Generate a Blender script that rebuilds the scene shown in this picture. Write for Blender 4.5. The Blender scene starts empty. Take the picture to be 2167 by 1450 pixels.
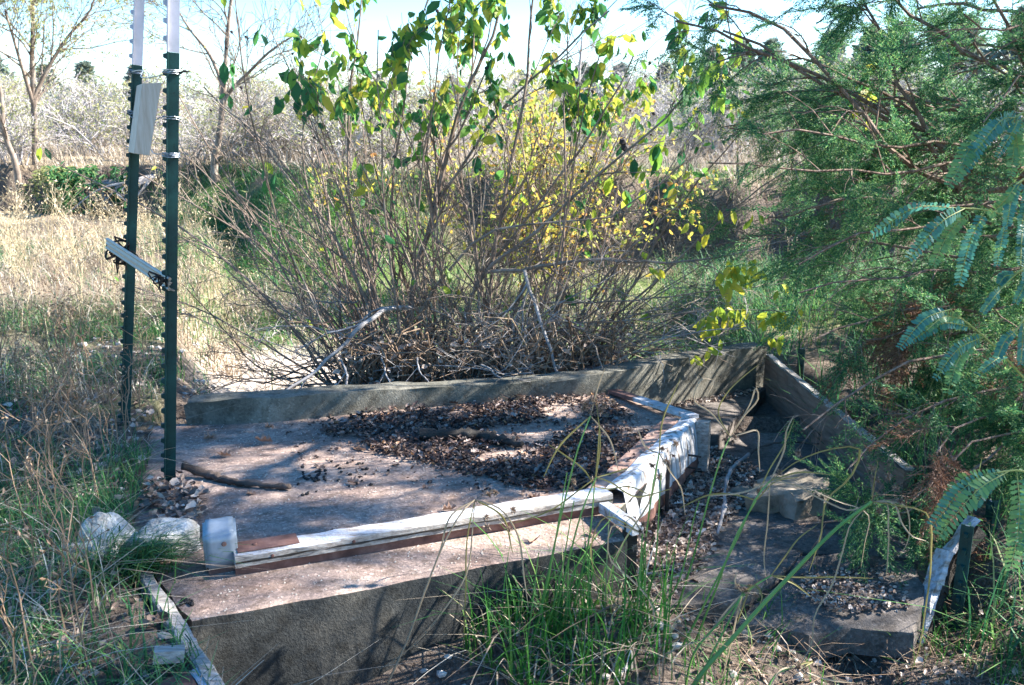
import bpy, bmesh, math
import numpy as np
from mathutils import Vector, Matrix

# ------------------------------------------------------------------ camera, sky, sun, exposure
scene = bpy.context.scene
COL = scene.collection
H, FPX, W0, H0 = 1.2, 2000.0, 2167.0, 1450.0          # eye height, focal length in pixels of the photograph
PITCH = math.atan(445 / FPX)
cam_d = bpy.data.cameras.new('camera')
cam_d.sensor_width = 23.5
cam_d.lens = 23.5 * FPX / W0
cam_d.clip_start, cam_d.clip_end = 0.05, 2000
cam_d.dof.use_dof = True
cam_d.dof.focus_distance = 3.4
cam_d.dof.aperture_fstop = 5.6
cam = bpy.data.objects.new('camera', cam_d)
COL.objects.link(cam)
cam.location = (0, 0, H)
cam.rotation_euler = (math.pi / 2 - PITCH, 0, 0)
scene.camera = cam

SUN_TH, SUN_EL = math.radians(11), math.radians(36)     # measured from +x (right) towards +y (ahead)
world = bpy.data.worlds.new('World')
scene.world = world
world.use_nodes = True
nt = world.node_tree
sky = nt.nodes.new('ShaderNodeTexSky')
sky.sky_type = 'NISHITA'
sky.sun_disc = False
sky.sun_elevation = SUN_EL
sky.sun_rotation = math.pi / 2 - SUN_TH
sky.air_density, sky.dust_density, sky.ozone_density = 1.0, .6, 3.2
bg = nt.nodes['Background']
bg.inputs['Strength'].default_value = 0.095
hs = nt.nodes.new('ShaderNodeHueSaturation')
hs.inputs['Saturation'].default_value = 1.35
nt.links.new(sky.outputs[0], hs.inputs['Color'])
nt.links.new(hs.outputs[0], bg.inputs[0])
SUN = Vector((math.cos(SUN_TH) * math.cos(SUN_EL), math.sin(SUN_TH) * math.cos(SUN_EL), math.sin(SUN_EL)))
sun_d = bpy.data.lights.new('sun', 'SUN')
sun_d.energy = 5.0
sun_d.angle = math.radians(0.55)
sun_d.color = (1.0, 0.97, 0.92)
sun = bpy.data.objects.new('sun', sun_d)
COL.objects.link(sun)
sun.rotation_euler = SUN.to_track_quat('Z', 'Y').to_euler()
sun.location = SUN * 30

scene.view_settings.view_transform = 'Standard'
scene.view_settings.look = 'None'
scene.view_settings.exposure = 2.25
scene.view_settings.gamma = 1.0
scene.render.engine = 'CYCLES'
scene.cycles.max_bounces = 6
scene.cycles.diffuse_bounces = 3
scene.cycles.transmission_bounces = 4
scene.cycles.transparent_max_bounces = 6
scene.cycles.caustics_reflective = False
scene.cycles.caustics_refractive = False
scene.cycles.use_denoising = True
scene.cycles.sample_clamp_indirect = 4

rng = np.random.default_rng(11)

# ------------------------------------------------------------------ helpers
CP, SP = math.cos(PITCH), math.sin(PITCH)


def ray(px, py):
    a, b = (px - W0 / 2) / FPX, (H0 / 2 - py) / FPX
    return np.array([a, CP + b * SP, -SP + b * CP])


def at(px, py, y):                      # point seen at that pixel of the photograph, y metres ahead
    d = ray(px, py)
    return np.array([0, 0, H]) + d * (y / d[1])


def onz(px, py, z=0.0):                 # the same on a level plane
    d = ray(px, py)
    return np.array([0, 0, H]) + d * ((z - H) / d[2])


def sstep(a, b, t):
    u = np.clip((t - a) / (b - a), 0, 1)
    return u * u * (3 - 2 * u)


def hash2(i, j, s):
    v = np.sin(i * 127.1 + j * 311.7 + s * 74.7) * 43758.5453
    return v - np.floor(v)


def noise2(x, y, s=0):
    x, y = np.asarray(x, float), np.asarray(y, float)
    i, j = np.floor(x), np.floor(y)
    u, v = x - i, y - j
    u, v = u * u * (3 - 2 * u), v * v * (3 - 2 * v)
    return ((hash2(i, j, s) * (1 - u) + hash2(i + 1, j, s) * u) * (1 - v)
            + (hash2(i, j + 1, s) * (1 - u) + hash2(i + 1, j + 1, s) * u) * v) * 2 - 1


def fbm(x, y, s=0, o=4):
    r, a, f = 0, 1, 1
    for k in range(o):
        r = r + a * noise2(x * f, y * f, s + k * 13)
        a, f = a * .5, f * 2.03
    return r


def nrm(v):
    v = np.asarray(v, float)
    return v / np.maximum(np.linalg.norm(v, axis=-1, keepdims=True), 1e-9)


class MB:
    """collects vertices and faces; build() links them as one mesh object"""

    def __init__(s):
        s.V, s.F, s.n = [], [], 0

    def add(s, v, f, m=0):
        v = np.asarray(v, float).reshape(-1, 3)
        if isinstance(f, np.ndarray):
            if f.size:
                s.F.append((f + s.n, m))
        else:
            by = {}
            for q in f:
                by.setdefault(len(q), []).append(q)
            for q in by.values():
                s.F.append((np.array(q) + s.n, m))
        s.V.append(v)
        s.n += len(v)

    def box(s, c, size, M=None, m=0):
        sx, sy, sz = np.array(size) / 2
        v = np.array([[x, y, z] for x in (-sx, sx) for y in (-sy, sy) for z in (-sz, sz)])
        if M is not None:
            v = v @ np.array(M).T
        s.add(v + np.array(c), [(0, 1, 3, 2), (4, 6, 7, 5), (0, 4, 5, 1), (2, 3, 7, 6), (0, 2, 6, 4), (1, 5, 7, 3)], m)

    def tubes(s, P, R, sides=4, m=0, cap=False):
        P, R = np.asarray(P, float), np.asarray(R, float)
        if P.ndim == 2:
            P, R = P[None], R[None]
        n, k, _ = P.shape
        if n == 0:
            return
        R = np.broadcast_to(R, (n, k))
        T = nrm(np.gradient(P, axis=1))
        chord = nrm(P[:, -1] - P[:, 0])
        ref = np.where(np.abs(chord[:, 2:3]) > .8, np.array([[1., .2, 0]]), np.array([[0, 0, 1.]]))[:, None, :]
        U = nrm(np.cross(T, ref))
        Vv = np.cross(T, U)
        a = np.arange(sides) * 2 * math.pi / sides
        ring = P[:, :, None] + R[:, :, None, None] * (np.cos(a)[:, None] * U[:, :, None] + np.sin(a)[:, None] * Vv[:, :, None])
        idx = np.arange(n * k * sides).reshape(n, k, sides)
        nx = np.roll(idx, -1, axis=2)
        f = np.stack([idx[:, :-1], nx[:, :-1], nx[:, 1:], idx[:, 1:]], -1).reshape(-1, 4)
        base = s.n
        s.add(ring.reshape(-1, 3), f, m)
        if cap:
            for e in (0, k - 1):
                c = idx[:, e] + base
                if e == 0:
                    c = c[:, ::-1]
                s.F.append((c, m))

    def build(s, name, mats, parent=None, smooth=False, loc=None):
        me = bpy.data.meshes.new(name)
        if s.V:
            v = np.concatenate(s.V)
            if loc is not None:
                v = v - np.array(loc)
            nl = sum(f.size for f, _ in s.F)
            nf = sum(len(f) for f, _ in s.F)
            me.vertices.add(len(v))
            me.vertices.foreach_set('co', v.astype(np.float32).ravel())
            me.loops.add(nl)
            me.loops.foreach_set('vertex_index', np.concatenate([f.ravel() for f, _ in s.F]).astype(np.int32))
            me.polygons.add(nf)
            tot = np.concatenate([np.full(len(f), f.shape[1]) for f, _ in s.F])
            st = np.concatenate([[0], np.cumsum(tot)[:-1]])
            me.polygons.foreach_set('loop_start', st.astype(np.int32))
            me.polygons.foreach_set('loop_total', tot.astype(np.int32))
            me.polygons.foreach_set('material_index', np.concatenate([np.full(len(f), m) for f, m in s.F]).astype(np.int32))
            me.polygons.foreach_set('use_smooth', np.full(nf, smooth))
        for m in (mats if isinstance(mats, (list, tuple)) else [mats]):
            me.materials.append(m)
        me.update(calc_edges=True)
        me.validate()
        return link(name, me, parent, loc)


def link(name, me, parent=None, loc=None):
    o = bpy.data.objects.new(name, me)
    COL.objects.link(o)
    if parent is not None:
        o.parent = parent
        if loc is None:                                  # world-space coordinates under a moved parent
            o.matrix_parent_inverse = Matrix.Translation(parent.location).inverted()
    if loc is not None:
        o.location = loc
    return o


def tag(o, label=None, cat=None, group=None, kind=None):
    if cat and not kind:
        kind = 'thing'
    for k, v in (('label', label), ('category', cat), ('group', group), ('kind', kind)):
        if v:
            o[k] = v
    return o


def thing(name, label, cat, loc=(0, 0, 0), group=None):
    o = bpy.data.objects.new(name, None)
    o.empty_display_size = .1
    COL.objects.link(o)
    o.location = [float(c) for c in loc]
    return tag(o, label, cat, group)


def copy_thing(o, loc, rz=0, sc=1, label=None):
    c = o.copy()
    COL.objects.link(c)
    c.location = [float(q) for q in loc]
    c.rotation_euler = (0, 0, rz)
    c.scale = (sc, sc, sc)
    if label:
        c['label'] = label
    for ch in list(o.children):
        d = ch.copy()
        COL.objects.link(d)
        d.parent = c
    return c


def from_bm(bm, name, mats, parent=None, smooth=False, loc=None):
    bmesh.ops.recalc_face_normals(bm, faces=bm.faces)
    me = bpy.data.meshes.new(name)
    if loc is not None:
        bmesh.ops.translate(bm, verts=bm.verts, vec=-Vector([float(c) for c in loc]))
    bm.to_mesh(me)
    bm.free()
    for m in (mats if isinstance(mats, (list, tuple)) else [mats]):
        me.materials.append(m)
    if smooth:
        me.polygons.foreach_set('use_smooth', [True] * len(me.polygons))
    return link(name, me, parent, loc)


def resample(poly, step, closed=True):
    poly = [np.array(p, float) for p in poly]
    out, n = [], len(poly)
    for i in range(n if closed else n - 1):
        a, b = poly[i], poly[(i + 1) % n]
        k = max(1, int(np.linalg.norm(b - a) / step))
        out += [a + (b - a) * t / k for t in range(k)]
    if not closed:
        out.append(poly[-1])
    return np.array(out)


def spline(pts, k):
    pts = np.array(pts, float)
    d = np.concatenate([[0], np.cumsum(np.linalg.norm(np.diff(pts, axis=0), axis=1))])
    t = np.linspace(0, d[-1], k)
    m = np.gradient(pts, d, axis=0) if len(pts) > 2 else np.repeat(((pts[1] - pts[0]) / d[-1])[None], 2, 0)
    i = np.clip(np.searchsorted(d, t, side='right') - 1, 0, len(pts) - 2)
    h = (d[i + 1] - d[i])[:, None]
    u = (t - d[i])[:, None] / h
    return ((2 * u**3 - 3 * u**2 + 1) * pts[i] + (u**3 - 2 * u**2 + u) * h * m[i]
            + (-2 * u**3 + 3 * u**2) * pts[i + 1] + (u**3 - u**2) * h * m[i + 1])


def slab_bm(poly, thick, jit=.004, step=.03, bev=.007, seed=0):
    """irregular-edged slab from a 3D outline, extruded down"""
    r = np.random.default_rng(seed)
    p = resample(poly, step)
    jj = r.normal(0, jit, p.shape)
    jj = (jj + np.roll(jj, 1, 0) + np.roll(jj, -1, 0)) * .6
    p = p + jj * np.array([1, 1, .3])
    bm = bmesh.new()
    vs = [bm.verts.new(q) for q in p]
    f = bm.faces.new(vs)
    f.normal_update()
    if f.normal.z < 0:
        f.normal_flip()
    r2 = bmesh.ops.extrude_face_region(bm, geom=[f])
    low = [e for e in r2['geom'] if isinstance(e, bmesh.types.BMVert)]
    # extruded copy becomes the top; original drops
    for v in vs:
        v.co.z -= thick
    bm.normal_update()
    top = [e for e in r2['geom'] if isinstance(e, bmesh.types.BMEdge)]
    bmesh.ops.bevel(bm, geom=top, offset=bev, segments=2, affect='EDGES', profile=.6)
    return bm


def spawn(P, R, m, t0, t1, ang, length, k=5, trop=(0, 0, .2), jit=.15, rr=.6, rtip=.3, seed=0, lt=.4):
    """m side shoots on each polyline"""
    r = np.random.default_rng(seed)
    n, kk, _ = P.shape
    i = np.repeat(np.arange(n), m)
    t = r.uniform(t0, t1, n * m)
    f = t * (kk - 1)
    a = np.clip(f.astype(int), 0, kk - 2)
    u = (f - a)[:, None]
    p = P[i, a] * (1 - u) + P[i, a + 1] * u
    rad = R[i, a] * (1 - u[:, 0]) + R[i, a + 1] * u[:, 0]
    tan = nrm(P[i, a + 1] - P[i, a])
    perp = nrm(np.cross(tan, r.normal(size=(n * m, 3))))
    an = r.uniform(ang[0], ang[1], n * m)[:, None]
    d = nrm(np.cos(an) * tan + np.sin(an) * perp)
    L = r.uniform(length[0], length[1], n * m) * (1 - lt * t)
    pts = [p]
    for s in range(k - 1):
        pts.append(pts[-1] + d * (L / (k - 1))[:, None])
        d = nrm(d + np.array(trop) / (k - 1) + r.normal(0, jit, d.shape))
    Q = np.stack(pts, 1)
    R0 = np.minimum(rad * rr, rad)
    RR = R0[:, None] * np.linspace(1, rtip, k)[None]
    return Q, RR


LEAF = (np.array([[0, 0, 0], [.3, .42, .05], [.3, 0, 0], [.3, -.42, .05], [.68, .4, .02], [.68, 0, -.03], [.68, -.4, .02], [1, 0, -.12]]),
        [(0, 2, 1), (0, 3, 2), (1, 2, 5, 4), (2, 3, 6, 5), (4, 5, 7), (5, 6, 7)])
QUAD = (np.array([[0, -.5, 0], [0, .5, 0], [1, .35, 0], [1, -.35, 0]]), [(0, 3, 2, 1)])
CRUMP = (np.array([[0, 0, .1], [.35, .5, .25], [.5, 0, 0], [.3, -.5, .3], [.75, .4, .35], [.8, -.35, .1], [1, .05, .3]]),
         [(0, 2, 1), (0, 3, 2), (1, 2, 4), (2, 3, 5), (2, 5, 6), (2, 6, 4)])
DIA = (np.array([[0, 0, 0], [.5, .5, .1], [1, 0, 0], [.5, -.5, .1]]), [(0, 3, 2, 1)])


OAK = (np.array([[0, 0, 0], [.12, .1, .05], [.22, .34, .12], [.36, .14, .04], [.5, .48, .16], [.64, .16, .03], [.8, .3, .1], [1, 0, .06],
                 [.8, -.3, .08], [.64, -.16, .03], [.5, -.48, .14], [.36, -.14, .04], [.22, -.34, .14], [.12, -.1, .05], [.3, 0, 0], [.64, 0, -.01]]),
       [(0, 14, 1), (1, 14, 3, 2), (3, 14, 15, 5), (3, 5, 4), (5, 15, 7, 6), (0, 13, 14), (13, 12, 11, 14), (11, 9, 15, 14), (11, 10, 9), (9, 8, 7, 15)])


def leaves(mb, pos, axis, nor, L, Wd, tpl=LEAF, m=0):
    pos, axis = np.asarray(pos), nrm(axis)
    n = len(pos)
    if n == 0:
        return
    side = nrm(np.cross(nor, axis))
    up = np.cross(axis, side)
    v, f = tpl
    L, Wd = np.broadcast_to(L, (n,)), np.broadcast_to(Wd, (n,))
    X = (pos[:, None] + v[None, :, 0:1] * (axis * L[:, None])[:, None] + v[None, :, 1:2] * (side * Wd[:, None])[:, None]
         + v[None, :, 2:3] * (up * L[:, None])[:, None])
    base = mb.n
    by = {}
    for q in f:
        by.setdefault(len(q), []).append(q)
    off = np.arange(n)[:, None, None] * len(v)
    mb.V.append(X.reshape(-1, 3))
    mb.n += n * len(v)
    for q in by.values():
        q = np.array(q)
        mb.F.append(((q[None] + off).reshape(-1, q.shape[1]) + base, m))


def blades(mb, base, h, w, lean, rs, m=0, k=3):
    """grass blades: tapered curved strips"""
    n = len(base)
    az = rs.uniform(0, 2 * math.pi, n)
    d = np.stack([np.cos(az), np.sin(az), 0 * az], 1)
    sd = np.stack([-np.sin(az), np.cos(az), 0 * az], 1)
    h, w, lean = (np.broadcast_to(q, (n,)) for q in (h, w, lean))
    pts = []
    for s in range(k + 1):
        t = s / k
        c = base + d * (lean * h * t * t)[:, None] + np.array([0, 0, 1]) * (h * (t - .35 * np.minimum(lean, 1.6) * t * t))[:, None]
        ww = (w * (1 - t) ** .7 * .5 + .0003)[:, None]
        pts += [c - sd * ww, c + sd * ww]
    X = np.stack(pts, 1)
    nv = 2 * (k + 1)
    q = np.array([(2 * s, 2 * s + 1, 2 * s + 3, 2 * s + 2) for s in range(k)])
    f = (q[None] + np.arange(n)[:, None, None] * nv).reshape(-1, 4)
    mb.add(X.reshape(-1, 3), f, m)


# ------------------------------------------------------------------ materials
def mat(name):
    m = bpy.data.materials.new(name)
    m.use_nodes = True
    t = m.node_tree
    return m, t, t.nodes['Principled BSDF'], t.nodes['Material Output']


def ramp(t, stops, mode='LINEAR'):
    n = t.nodes.new('ShaderNodeValToRGB')
    n.color_ramp.interpolation = mode
    e = n.color_ramp.elements
    while len(e) < len(stops):
        e.new(.5)
    for q, (p, c) in zip(e, stops):
        q.position = p
        q.color = (*c, 1) if len(c) == 3 else c
    return n


def noise_node(t, scale, detail=4, rough=.6, coord='Object', stretch=None):
    tc = t.nodes.new('ShaderNodeTexCoord')
    n = t.nodes.new('ShaderNodeTexNoise')
    n.inputs['Scale'].default_value = scale
    n.inputs['Detail'].default_value = detail
    n.inputs['Roughness'].default_value = rough
    if stretch:
        mp = t.nodes.new('ShaderNodeMapping')
        mp.inputs['Scale'].default_value = stretch
        t.links.new(tc.outputs[coord], mp.inputs[0])
        t.links.new(mp.outputs[0], n.inputs[0])
    else:
        t.links.new(tc.outputs[coord], n.inputs[0])
    return n


def mixc(t, fac, a, b, mode='MIX'):
    n = t.nodes.new('ShaderNodeMix')
    n.data_type = 'RGBA'
    n.blend_type = mode
    for s, v in ((n.inputs[0], fac), (n.inputs[6], a), (n.inputs[7], b)):
        if isinstance(v, bpy.types.NodeSocket):
            t.links.new(v, s)
        else:
            s.default_value = v if not isinstance(v, tuple) else (*v, 1)
    return n.outputs[2]


def bump(t, b, h, strength=.5, dist=.01):
    n = t.nodes.new('ShaderNodeBump')
    n.inputs['Strength'].default_value = strength
    n.inputs['Distance'].default_value = dist
    t.links.new(h, n.inputs['Height'])
    t.links.new(n.outputs[0], b.inputs['Normal'])


def leaf_mat(name, stops, trans=.45, rough=.55, spec=.3, spots=None):
    """each leaf takes its own colour from the ramp; light passes through it"""
    m, t, b, out = mat(name)
    g = t.nodes.new('ShaderNodeNewGeometry')
    r = ramp(t, stops)
    t.links.new(g.outputs['Random Per Island'], r.inputs[0])
    col = r.outputs[0]
    if spots:
        nn = noise_node(t, spots[0], 2, .5)
        rr = ramp(t, [(spots[1], (0, 0, 0)), (spots[1] + .08, (1, 1, 1))])
        t.links.new(nn.outputs[0], rr.inputs[0])
        col = mixc(t, rr.outputs[0], col, spots[2])
    t.links.new(col, b.inputs['Base Color'])
    b.inputs['Roughness'].default_value = rough
    b.inputs['Specular IOR Level'].default_value = spec
    if trans:
        tr = t.nodes.new('ShaderNodeBsdfTranslucent')
        t.links.new(col, tr.inputs[0])
        mx = t.nodes.new('ShaderNodeMixShader')
        mx.inputs[0].default_value = trans
        t.links.new(b.outputs[0], mx.inputs[1])
        t.links.new(tr.outputs[0], mx.inputs[2])
        t.links.new(mx.outputs[0], out.inputs[0])
    return m


def rough_mat(name, stops, scale=8, detail=6, rough=.9, bs=.4, bd=.01, stretch=None, fine=None, spec=.25, metallic=0):
    m, t, b, out = mat(name)
    n = noise_node(t, scale, detail, .65, stretch=stretch)
    r = ramp(t, stops)
    t.links.new(n.outputs[0], r.inputs[0])
    col = r.outputs[0]
    hgt = n.outputs[0]
    if fine:
        n2 = noise_node(t, fine[0], 3, .6)
        r2 = ramp(t, fine[1])
        t.links.new(n2.outputs[0], r2.inputs[0])
        col = mixc(t, fine[2], col, r2.outputs[0], 'MULTIPLY' if len(fine) < 4 else fine[3])
        hgt = n2.outputs[0]
    t.links.new(col, b.inputs['Base Color'])
    b.inputs['Roughness'].default_value = rough
    b.inputs['Specular IOR Level'].default_value = spec
    b.inputs['Metallic'].default_value = metallic
    bump(t, b, hgt, bs, bd)
    return m


def concrete(name, stops, agg=.55):
    m, t, b, out = mat(name)
    n = noise_node(t, 3.5, 6, .62)
    r = ramp(t, stops)
    t.links.new(n.outputs[0], r.inputs[0])
    tc = t.nodes.new('ShaderNodeTexCoord')
    v = t.nodes.new('ShaderNodeTexVoronoi')
    v.inputs['Scale'].default_value = 125
    t.links.new(tc.outputs['Object'], v.inputs['Vector'])
    rv = ramp(t, [(0, (.45, .43, .42)), (.4, (.8, .78, .76)), (.8, (1.1, 1.06, 1.02)), (.93, (1.3, 1.25, 1.2)), (1, (2.1, 2.05, 2.0))])
    sc_ = t.nodes.new('ShaderNodeSeparateColor')
    t.links.new(v.outputs['Color'], sc_.inputs[0])
    t.links.new(sc_.outputs[0], rv.inputs[0])
    col = mixc(t, agg, r.outputs[0], rv.outputs[0], 'MULTIPLY')
    n3 = noise_node(t, 22, 5, .7)
    r3 = ramp(t, [(.38, (.45, .42, .38)), (.52, (1, 1, 1))])
    t.links.new(n3.outputs[0], r3.inputs[0])
    col = mixc(t, .65, col, r3.outputs[0], 'MULTIPLY')
    t.links.new(col, b.inputs['Base Color'])
    b.inputs['Roughness'].default_value = .92
    b.inputs['Specular IOR Level'].default_value = .2
    n2 = noise_node(t, 130, 4, .7)
    bump(t, b, n2.outputs[0], .7, .006)
    return m


M = {}
M['slab'] = concrete('exposed aggregate concrete', [(.3, (.19, .13, .105)), (.5, (.3, .22, .18)), (.7, (.4, .31, .255))])
M['shadeface'] = concrete('shade and algae darkened concrete face', [(.3, (.02, .022, .022)), (.5, (.043, .044, .041)), (.72, (.095, .086, .07))], .35)  # colour lowered to carry the face's shade, with some algae tint
M['wallc'] = concrete('mossy cast concrete', [(.3, (.085, .083, .066)), (.5, (.165, .155, .125)), (.72, (.28, .255, .205))], .35)
M['floorc'] = concrete('dark floor concrete', [(.3, (.08, .07, .062)), (.5, (.14, .12, .105)), (.72, (.225, .19, .165))], .5)  # evenly darker than the apron concrete
M['chunk'] = rough_mat('broken concrete', [(.3, (.10, .085, .065)), (.55, (.24, .2, .15)), (.75, (.36, .3, .24))], 14, 8, .95, .9, .02)
M['limestone'] = rough_mat('white limestone', [(.33, (.16, .13, .1)), (.44, (.4, .37, .32)), (.6, (.6, .58, .54))], 9, 8, .9, .7, .015,
                           fine=(60, [(.35, (.5, .48, .46)), (.5, (1, 1, 1))], .6))
M['paint'] = rough_mat('weathered white paint', [(.34, (.2, .15, .115)), (.43, (.34, .31, .29)), (.52, (.42, .42, .435)), (.66, (.56, .57, .61))], 9, 8, .75, .7, .004,
                       stretch=(1, 5, 5), fine=(150, [(.3, (.7, .66, .62)), (.5, (1, 1, 1))], .6))
M['streak'] = rough_mat('white sheet with run down streaks', [(.34, (.13, .08, .055)), (.42, (.3, .27, .24)), (.5, (.52, .52, .53)), (.65, (.66, .66, .68))], 2.2, 5, .6, .3, .003, stretch=(16, 16, 1.1))
M['oldwood'] = rough_mat('grey weathered wood', [(.3, (.15, .12, .10)), (.5, (.33, .29, .25)), (.7, (.45, .42, .38))], 6, 7, .85, .6, .006, stretch=(2, 18, 18))
M['brownwood'] = rough_mat('brown rough plank', [(.3, (.1, .07, .05)), (.5, (.18, .125, .09)), (.7, (.26, .19, .14))], 4, 8, .9, .7, .008, stretch=(12, 1.2, 12))
M['darkwood'] = rough_mat('rotten dark wood', [(.3, (.02, .017, .014)), (.6, (.05, .042, .035)), (.8, (.1, .085, .07))], 10, 7, .9, .8, .01, stretch=(1, 6, 6))
M['freshwood'] = rough_mat('pale sawn timber', [(.3, (.40, .31, .24)), (.5, (.5, .41, .33)), (.7, (.58, .5, .42))], 5, 5, .75, .2, .002, stretch=(14, 14, 1.2))
M['rust'] = rough_mat('rusty steel', [(.3, (.07, .035, .028)), (.5, (.15, .075, .058)), (.7, (.25, .14, .11))], 14, 7, .85, .4, .003)
M['redboard'] = rough_mat('faded red brown board', [(.3, (.17, .09, .065)), (.5, (.3, .185, .14)), (.7, (.42, .29, .23))], 9, 6, .85, .4, .003)
M['galv'] = rough_mat('dull galvanised sheet', [(.3, (.2, .23, .25)), (.6, (.31, .35, .39)), (.8, (.42, .46, .5))], 12, 4, .5, .15, .003, spec=.5, metallic=.25)
M['alu'] = rough_mat('scratched aluminium', [(.3, (.15, .14, .12)), (.7, (.33, .31, .28))], 30, 4, .42, .2, .002, stretch=(1, 12, 12), spec=.5, metallic=.5)
M['greenpost'] = rough_mat('dark green post enamel', [(.3, (.003, .026, .024)), (.6, (.006, .05, .045)), (.8, (.012, .085, .075))], 10, 6, .5, .15, .002, spec=.35,
                           fine=(90, [(.3, (.5, .45, .4)), (.42, (1, 1, 1))], .8))
M['whitetip'] = rough_mat('white post enamel', [(.3, (.36, .36, .39)), (.6, (.47, .46, .51))], 12, 5, .4, .15, .002, spec=.5)
M['wire'] = rough_mat('grey tie wire', [(.3, (.16, .17, .18)), (.7, (.38, .4, .42))], 40, 3, .45, .1, .001, spec=.6, metallic=.6)
M['black'] = rough_mat('blackened debris', [(.3, (.012, .012, .014)), (.7, (.04, .035, .03))], 30, 5, .85, .6, .006)
M['bark'] = rough_mat('grey brown twig bark', [(.3, (.11, .08, .06)), (.5, (.2, .155, .12)), (.7, (.32, .27, .22))], 9, 5, .85, .5, .004)
M['redbark'] = rough_mat('reddish stem bark', [(.3, (.12, .08, .06)), (.5, (.2, .145, .11)), (.7, (.29, .22, .175))], 7, 5, .8, .4, .004)
M['greybark'] = rough_mat('bleached dead wood', [(.3, (.16, .14, .13)), (.5, (.28, .255, .24)), (.7, (.42, .39, .37))], 11, 5, .85, .4, .004)
M['darkbark'] = rough_mat('dark tree bark', [(.3, (.045, .032, .026)), (.5, (.095, .07, .055)), (.7, (.17, .13, .11))], 14, 6, .95, .9, .015)
M['cedarbark'] = rough_mat('stringy cedar bark', [(.3, (.09, .055, .04)), (.5, (.19, .125, .09)), (.7, (.33, .25, .2))], 9, 6, .9, .8, .01, stretch=(6, 6, 1))
M['strawtwig'] = leaf_mat('straw stalks', [(0, (.3, .22, .12)), (.5, (.47, .37, .22)), (1, (.62, .52, .36))], .15)
M['brownstalk'] = leaf_mat('brown weed stalks', [(0, (.14, .085, .05)), (.6, (.27, .18, .115)), (1, (.4, .3, .2))], .1)
M['brush'] = leaf_mat('pale bare twigs', [(0, (.23, .2, .185)), (.5, (.37, .335, .32)), (1, (.52, .48, .465))], 0)
M['shrubleaf'] = leaf_mat('shrub leaves turning', [(0, (.03, .12, .05)), (.28, (.06, .19, .05)), (.55, (.16, .31, .045)), (.82, (.36, .43, .05)), (1, (.52, .43, .055))],
                          .6, .5, .25, spots=(55, .66, (.09, .06, .03)))
M['yellowleaf'] = leaf_mat('fresh yellow green leaves', [(0, (.22, .33, .04)), (.5, (.42, .46, .05)), (1, (.6, .5, .05))], .5, .45, .4)
M['goldleaf'] = leaf_mat('golden autumn leaves', [(0, (.16, .26, .06)), (.3, (.38, .42, .09)), (.7, (.68, .56, .09)), (.92, (.7, .42, .08)), (1, (.5, .22, .08))], .5)
M['paleleaf'] = leaf_mat('thin yellowing leaves', [(0, (.2, .25, .09)), (.5, (.36, .37, .15)), (1, (.5, .44, .2))], .5)
M['cedar'] = leaf_mat('cedar needles', [(0, (.02, .085, .045)), (.4, (.05, .17, .07)), (.75, (.12, .27, .09)), (1, (.33, .45, .16))], .5, .5, .4)
M['deadcedar'] = leaf_mat('dead cedar needles', [(0, (.12, .05, .03)), (.5, (.25, .115, .06)), (1, (.36, .2, .12))], .3)
M['farcedar'] = leaf_mat('distant juniper needles', [(0, (.12, .16, .13)), (1, (.2, .24, .19))], .3)
M['feather'] = leaf_mat('blue green leaflets', [(0, (.05, .19, .15)), (.6, (.085, .26, .19)), (1, (.14, .31, .17))], .5, .45, .4)
M['feather2'] = leaf_mat('yellower green leaflets', [(0, (.1, .24, .09)), (.6, (.15, .3, .1)), (1, (.22, .34, .09))], .4, .45, .4)
M['rachis'] = rough_mat('yellow green leaf stalk', [(.3, (.2, .25, .06)), (.7, (.36, .36, .12))], 20, 3, .6, .1, .001)
M['grass'] = leaf_mat('green grass', [(0, (.025, .1, .045)), (.5, (.055, .18, .06)), (.85, (.12, .26, .07)), (1, (.28, .31, .12))], .4)
M['brightgrass'] = leaf_mat('bright sedge grass', [(0, (.02, .1, .02)), (.6, (.055, .2, .03)), (.93, (.13, .27, .05)), (1, (.4, .33, .2))], .4)
M['drygrass'] = leaf_mat('dry grass', [(0, (.17, .12, .085)), (.4, (.34, .255, .175)), (.8, (.52, .43, .31)), (1, (.66, .59, .48))], .3)
M['fargrass'] = leaf_mat('bleached far grass', [(0, (.24, .185, .13)), (.5, (.38, .31, .235)), (1, (.52, .46, .37))], .3)
M['sedgestem'] = rough_mat('green sedge stem', [(.35, (.06, .17, .03)), (.6, (.13, .25, .05)), (.8, (.32, .3, .06))], 5, 3, .45, .1, .001, spec=.4)
M['drybract'] = leaf_mat('dry sedge bracts', [(0, (.24, .165, .095)), (.5, (.36, .27, .17)), (1, (.48, .39, .27))], .3)
M['yellowbract'] = leaf_mat('yellowing sedge bracts', [(0, (.15, .17, .05)), (1, (.3, .23, .09))], .35)
M['seedhead'] = leaf_mat('brown seed heads', [(0, (.12, .075, .05)), (1, (.33, .24, .17))], .15)
M['litter'] = leaf_mat('fallen leaf litter', [(0, (.02, .014, .013)), (.5, (.085, .05, .04)), (.75, (.2, .13, .1)), (.93, (.38, .3, .26)), (1, (.42, .2, .07))], .15)
M['drylitter'] = leaf_mat('pale dry leaf litter', [(0, (.06, .038, .03)), (.35, (.22, .15, .115)), (.75, (.46, .36, .29)), (1, (.64, .55, .47))], .15)
M['oakleaf'] = leaf_mat('fallen oak leaf', [(0, (.24, .13, .085)), (1, (.42, .28, .19))], .2)
M['seedball'] = rough_mat('black seed balls', [(.3, (.01, .01, .012)), (.7, (.05, .035, .03))], 30, 3, .7, .3, .002)
M['gravel'] = rough_mat('pebbles', [(.3, (.3, .25, .2)), (.7, (.6, .54, .47))], 12, 4, .9, .4, .004)


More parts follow.
